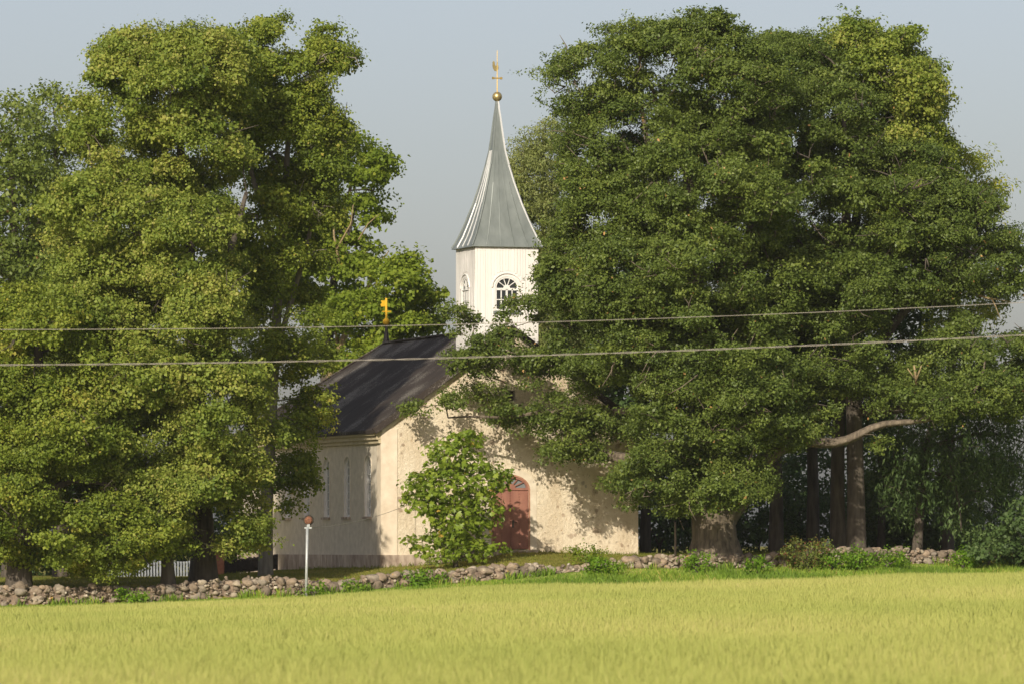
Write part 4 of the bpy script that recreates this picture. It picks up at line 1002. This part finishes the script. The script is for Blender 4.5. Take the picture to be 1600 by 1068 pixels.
tree('chestnut_tree', 'young bright green horse chestnut growing before the church gable', 'tree', (712, 884, Y),
     [[(712, 884, Y, .09), (712, 840, Y, .08), (714, 780, Y, .06), (712, 720, Y, .03), (712, 690, Y, .015)], [(712, 870, Y, .04), (680, 850, Y, .02)], [(712, 870, Y, .04), (760, 855, Y, .02)]],
     [(708, 712, Y, 34, 28, .9), (700, 762, Y, 58, 38, 1.3), (738, 752, Y, 40, 30, 1.1), (715, 812, Y, 40, 40, 1.2), (712, 856, Y, 44, 26, 1.1), (660, 785, Y, 24, 12, .5), (772, 744, Y, 24, 14, .5), (672, 852, Y, 30, 14, .6), (768, 860, Y, 26, 12, .5), (728, 690, Y, 22, 14, .6), (755, 800, Y, 24, 20, .6)],
     dict(cr=.36, sprays=5, leaves=4, L=.155, wr=.5, droop=.9, flat=.7, up=.3, ctone=.1, mat='chestnut', spacing=.34, tone=.55, palm=True, spread=(.12, .12, .07), jit=.3, rare=.006), 21, rt=.006, sides=8, back=.8)
SH = dict(cr=.3, sprays=9, leaves=9, L=.1, wr=.6, droop=.3, flat=.8, ctone=.12, mat='weed', spacing=.3, tone=.35, spread=(.08, .08, .07))
bush('hazel_bush', 'small leafy green bush on the lawn below the right half of the gable', 'bush', 921, 874, 211.5, 30, 15, .7, dict(SH, mat='maple', tone=.35), 31)
bush('rose_bush', 'rounded yellowish wild rose bush with reddish hips at the wall', 'bush', 1262, 870, 211.3, 40, 26, .9, dict(SH, mat='shrub', tone=.55, rare=.12, L=.09, sprays=10), 32)
bush('elder_sprout', 'small sprout against the church plinth left of the chestnut', 'bush', 672, 876, 216.6, 9, 6, .25, dict(SH, mat='maple', L=.09, spacing=.2, cr=.2), 33)
wl = [(655, 912, 207.2, 26, 11, 'yellowish nettles at the foot of the wall left of the chestnut'),
      (940, 893, 208.6, 34, 10, 'weeds with yellow tips on the verge below the small bush'),
      (1088, 882, 209.8, 20, 13, 'light green burdock before the wall under the big oak'),
      (1340, 872, 211.6, 16, 16, 'bright green weed climbing over the wall right of the rose bush'),
      (1300, 883, 211.2, 36, 12, 'low green weeds on the verge right below the rose bush'),
      (1385, 883, 212.2, 34, 11, 'broad patch of weeds before the wall left of the drooping tree'),
      (1505, 876, 213.6, 22, 9, 'bright weeds at the right end of the stone wall'),
      (1185, 889, 209.8, 18, 8, 'pale green weeds on the verge left of the rose bush'),
      (555, 918, 206.2, 18, 8, 'green weeds in the dip of the wall right of the lamp post'),
      (490, 924, 205.3, 22, 8, 'low nettles at the wall foot beside the lamp post'),
      (205, 930, 203.2, 20, 9, 'dark nettles at the shaded wall under the limes'),
      (690, 908, 207.6, 14, 7, 'small green weeds at the wall foot under the chestnut')]
for k, (px, row, Y, rx, ry, lb) in enumerate(wl):
    bush('weed_clump', lb, 'weeds', px, row, Y, rx, ry, .45, dict(SH, tone=.5, L=.11, spacing=.26), 40 + k, group='weeds along the wall', lobes=4)

# dark shrubs behind the right end of the wall
hd = [(1395, 850, 232, 55, 80, 'dark bluish shrub behind the trunk of the drooping tree'), (1470, 850, 230, 60, 75, 'dense dark shrub behind the right end of the wall'),
      (1545, 872, 214.6, 42, 26, 'dark rounded shrub at the field edge past the wall end'), (1622, 872, 215, 46, 50, 'tall dark shrub cut by the right edge of the picture'), (1530, 850, 238, 70, 100, 'tallest dark shrub far behind the wall end')]
for k, (px, row, Y, rx, ry, lb) in enumerate(hd):
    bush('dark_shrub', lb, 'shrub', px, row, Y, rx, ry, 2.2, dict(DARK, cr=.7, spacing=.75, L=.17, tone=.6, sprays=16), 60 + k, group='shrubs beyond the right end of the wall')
# understorey trees that close the wood
us = [(1030, 862, 234, 60, 90, 'dark young tree in the gap right of the gable corner'), (1085, 862, 240, 70, 110, 'dark understorey tree left of the big oak trunk'),
      (1185, 862, 244, 80, 120, 'dark understorey tree behind the fork of the big oak'), (1265, 862, 238, 60, 110, 'dark understorey tree behind the rose bush'), (1385, 862, 246, 70, 130, 'dark understorey tree right of the paired trunks'),
      (355, 890, 244, 70, 110, 'dark understorey tree behind the brown gate post'), (240, 892, 246, 80, 110, 'dark understorey tree behind the picket fence'), (120, 892, 244, 90, 110, 'dark understorey tree behind the low lime skirt'), (10, 892, 240, 80, 110, 'dark understorey tree at the lower left edge')]
for k, (px, row, Y, rx, ry, lb) in enumerate(us):
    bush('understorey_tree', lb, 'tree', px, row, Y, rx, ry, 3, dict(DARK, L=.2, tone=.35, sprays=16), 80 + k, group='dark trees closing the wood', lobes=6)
# bare trunks standing in the shade on the right
for k, (px, w, r0, r1, Y, lb) in enumerate([(1212, 11, 864, 560, 224, 'thick black trunk in shade right of the big oak'), (1270, 10, 862, 560, 230, 'shaded trunk behind the rose bush'), (1008, 8, 864, 560, 230, 'slim shaded trunk beside the gable corner'), (1377, 6, 862, 560, 230, 'thin shaded trunk right of the paired trunks')]):
    rad = w * mpp(Y)
    tree('woodland_tree', lb, 'tree', (px, r0, Y), [[(px, r0, Y, rad), (px + 1, 760, Y, rad * .9), (px - 2, 660, Y, rad * .8), (px + 2, r1, Y, rad * .6), (px, r1 - 120, Y, rad * .3)]],
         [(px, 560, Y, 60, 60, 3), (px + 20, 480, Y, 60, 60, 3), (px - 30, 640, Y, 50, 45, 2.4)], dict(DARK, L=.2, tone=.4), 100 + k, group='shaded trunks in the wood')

# ------------------------------------------------------------------ wires, lamp post, fences, posts
def cable(name, label, pts, Y, rad, twist=False):
    a = np.array(pts, float); c = np.polyfit(a[:, 0], a[:, 1], 2); px = np.linspace(-1800, 3400, 260); py = np.polyval(c, px)
    t = thing(name, label, 'cable', at(800, np.polyval(c, 800), Y)); mb = MB()
    P = np.array([at(x, y, Y + (x - 800) * .004) for x, y in zip(px, py)])
    if not twist: mb.tube(P, rad, 6)
    else:
        P2 = np.array([at(x, y, Y + (x - 800) * .004) for x, y in zip(np.linspace(-1800, 3400, 2600), np.polyval(c, np.linspace(-1800, 3400, 2600)))])
        for ph in (0, math.pi):
            an = np.arange(len(P2)) * .13 + ph; mb.tube(P2 + np.stack([0 * an, np.cos(an) * rad * .6, np.sin(an) * rad], 1), rad * .55, 5)
    mb.build('cable_strand', M['wire'], t, world=True, smooth=True)
cable('overhead_wire', 'single thin overhead wire, the upper of the two lines crossing the view', [(0, 514.5), (390, 513), (600, 510), (780, 504.5), (1000, 497.5), (1360, 485), (1502, 477.7)], 130, .0075)
cable('overhead_cable', 'twisted pair cable, the lower of the two lines crossing the view', [(0, 569), (300, 568), (560, 563), (720, 557.5), (1000, 549), (1360, 535), (1575, 525)], 128, .013, True)

Y = 205.2; lb_ = at(478, 931, Y); lz = ground_z(lb_[0], lb_[1])
lamp = thing('floodlight_post', 'galvanised post with a rusty round floodlight before the stone wall', 'lamp post', (lb_[0], lb_[1], lz - .3))
mb = MB(); zt_p = at(480, 822, Y)[2]
mb.tube([(lb_[0], lb_[1], lz - .3), (lb_[0] + .05, lb_[1], zt_p)], .052, 12); mb.build('pole', M['galv'], lamp, world=True, smooth=True)
lc = np.array(at(482, 812, Y)); mb = MB()
ax = Vector((.25, .95, .15)).normalized(); xx = ax.orthogonal().normalized(); yy = ax.cross(xx)
def disc(mb, rads, offs, n=20):
    rings = []
    for rr, o in zip(rads, offs):
        ring = []
        for j in range(n):
            a = 2 * math.pi * j / n; p = Vector(lc) + ax * o + (xx * math.cos(a) + yy * math.sin(a)) * rr; ring.append(len(mb.v)); mb.v.append(tuple(p))
        rings.append(ring)
    for a, b in zip(rings, rings[1:]):
        for j in range(n): mb.f.append((a[j], a[(j + 1) % n], b[(j + 1) % n], b[j]))
    mb.f.append(tuple(reversed(rings[0]))); mb.f.append(tuple(rings[-1]))
disc(mb, [.06, .13, .15], [-.1, -.07, .02]); hd_ = mb.build('lamp_housing', M['rust'], lamp, world=True)
mb = MB(); disc(mb, [.15, .19, .19, .15], [.02, .02, .06, .07]); mb.build('rim', M['iron'], hd_); hd2 = C.objects.get('rim')
hd2.parent = hd_
for v_ in hd2.data.vertices: v_.co -= Vector(lamp.location)
mb = MB(); px_ = lb_[0] + .05
mb.bar((px_ - .1, lb_[1], zt_p - .04), (px_ + .16, lb_[1], zt_p - .04), .05, .05); mb.bar((px_, lb_[1], zt_p - .05), (px_, lb_[1] + .02, zt_p + .22), .04, .03); mb.bar((px_ + .06, lb_[1] - .03, zt_p), (px_ + .06, lb_[1] - .03, zt_p + .1), .05, .05)
mb.build('bracket', M['galv'], lamp, world=True)
# supply cable sagging from the post to the gable
a = np.array((px_ + .1, lb_[1], zt_p - .04)); b = at(648, 783, 217.15)
cb = thing('supply_cable', 'thin sagging supply cable from the floodlight post to the gable', 'cable', a)
mb = MB(); P = [a + (b - a) * t - np.array((0, 0, .55 * 4 * t * (1 - t) * .35)) for t in np.linspace(0, 1, 30)]; mb.tube(P, .009, 5); mb.build('cable_strand', M['wire'], cb, world=True)

def fence(name, label, px0, px1, rtop0, rbot0, rtop1, rbot1, Y0, Y1, m, step, wd):
    a0 = at(px0, rbot0, Y0); a1 = at(px1, rbot1, Y1); t = thing(name, label, 'fence', a0); n = int(np.linalg.norm(a1 - a0) / step)
    h0 = (rbot0 - rtop0) * mpp(Y0); h1 = (rbot1 - rtop1) * mpp(Y1); mb = MB(); rl = MB()
    for k in range(n + 1):
        s = k / n; p = a0 + (a1 - a0) * s; h = h0 + (h1 - h0) * s + random.uniform(-.02, .02)
        z0 = ground_z(p[0], p[1]) - .02
        x, y = p[0], p[1]; i = len(mb.v)
        mb.box(x - wd / 2, x + wd / 2, y - .012, y + .012, z0 + .06, z0 + h)
    for hh_ in (.25, .78):
        rl = MB()
        g0 = a0.copy(); g1 = a1.copy(); g0[2] = ground_z(a0[0], a0[1]) + h0 * hh_; g1[2] = ground_z(a1[0], a1[1]) + h1 * hh_; g0[1] += .045; g1[1] += .045; rl.bar(g0, g1, .06, .06); rl.build('rail', m, t, world=True)
    mb.build('pickets', m, t, world=True)
    for q in (a0, (a0 + a1) / 2, a1):
        ps = MB(); z0 = ground_z(q[0], q[1]); ps.box(q[0] - .05, q[0] + .05, q[1] + .08, q[1] + .18, z0 - .2, z0 + h0 + .05); ps.build('post', m, t, world=True)
fence('picket_fence', 'white picket fence with shade darkened into its paint left of the thick lime trunk', 170, 310, 876, 902, 870, 896, 222, 226, M['picket'], .17, .085)
fence('picket_fence', 'black picket fence in shade between the gate post and the grey trunk', 346, 432, 871, 894, 866, 891, 226, 230, M['dark_wood'], .14, .08)
gp = at(340, 892, 225.5); gz = ground_z(gp[0], gp[1])
g_ = thing('gate_post', 'red brown square post right of the thick lime trunk', 'post', (gp[0], gp[1], gz))
mb = MB(); mb.box(-.26, .26, -.2, .2, -.1, .95); mb.build('shaft', M['red_wood'], g_); mb = MB(); mb.box(-.32, .32, -.26, .26, .953, 1.05); mb.build('cap', M['red_wood'], g_)
pp = at(1055, 868, 213); pz = ground_z(pp[0], pp[1])
p_ = thing('wooden_post', 'thin weathered upright pole behind the wall left of the big oak', 'post', (pp[0], pp[1], pz))
mb = MB(); mb.tube([(0, 0, -.2), (.01, 0, .6), (0, 0, 1.35)], [.045, .042, .038], 8); mb.build('shaft', M['post_wood'], p_, smooth=True)
mb = MB(); mb.tube([(0, 0, 1.35), (0, 0, 1.42)], [.05, .03], 8); mb.build('cap', M['iron'], p_)

# ------------------------------------------------------------------ evening haze
mb = MB(); mb.box(-160, 160, -30, 330, -6, 32); hz = mb.build('haze', None); tag(hz, kind='stuff')
m = bpy.data.materials.new('haze_air'); m.use_nodes = True; n = m.node_tree.nodes; n.remove(n['Principled BSDF'])
pv = n.new('ShaderNodeVolumePrincipled'); pv.inputs['Color'].default_value = (.95, .96, .93, 1); pv.inputs['Density'].default_value = 0.00006; pv.inputs['Anisotropy'].default_value = 0
m.node_tree.links.new(pv.outputs[0], n['Material Output'].inputs['Volume']); hz.data.materials.append(m)
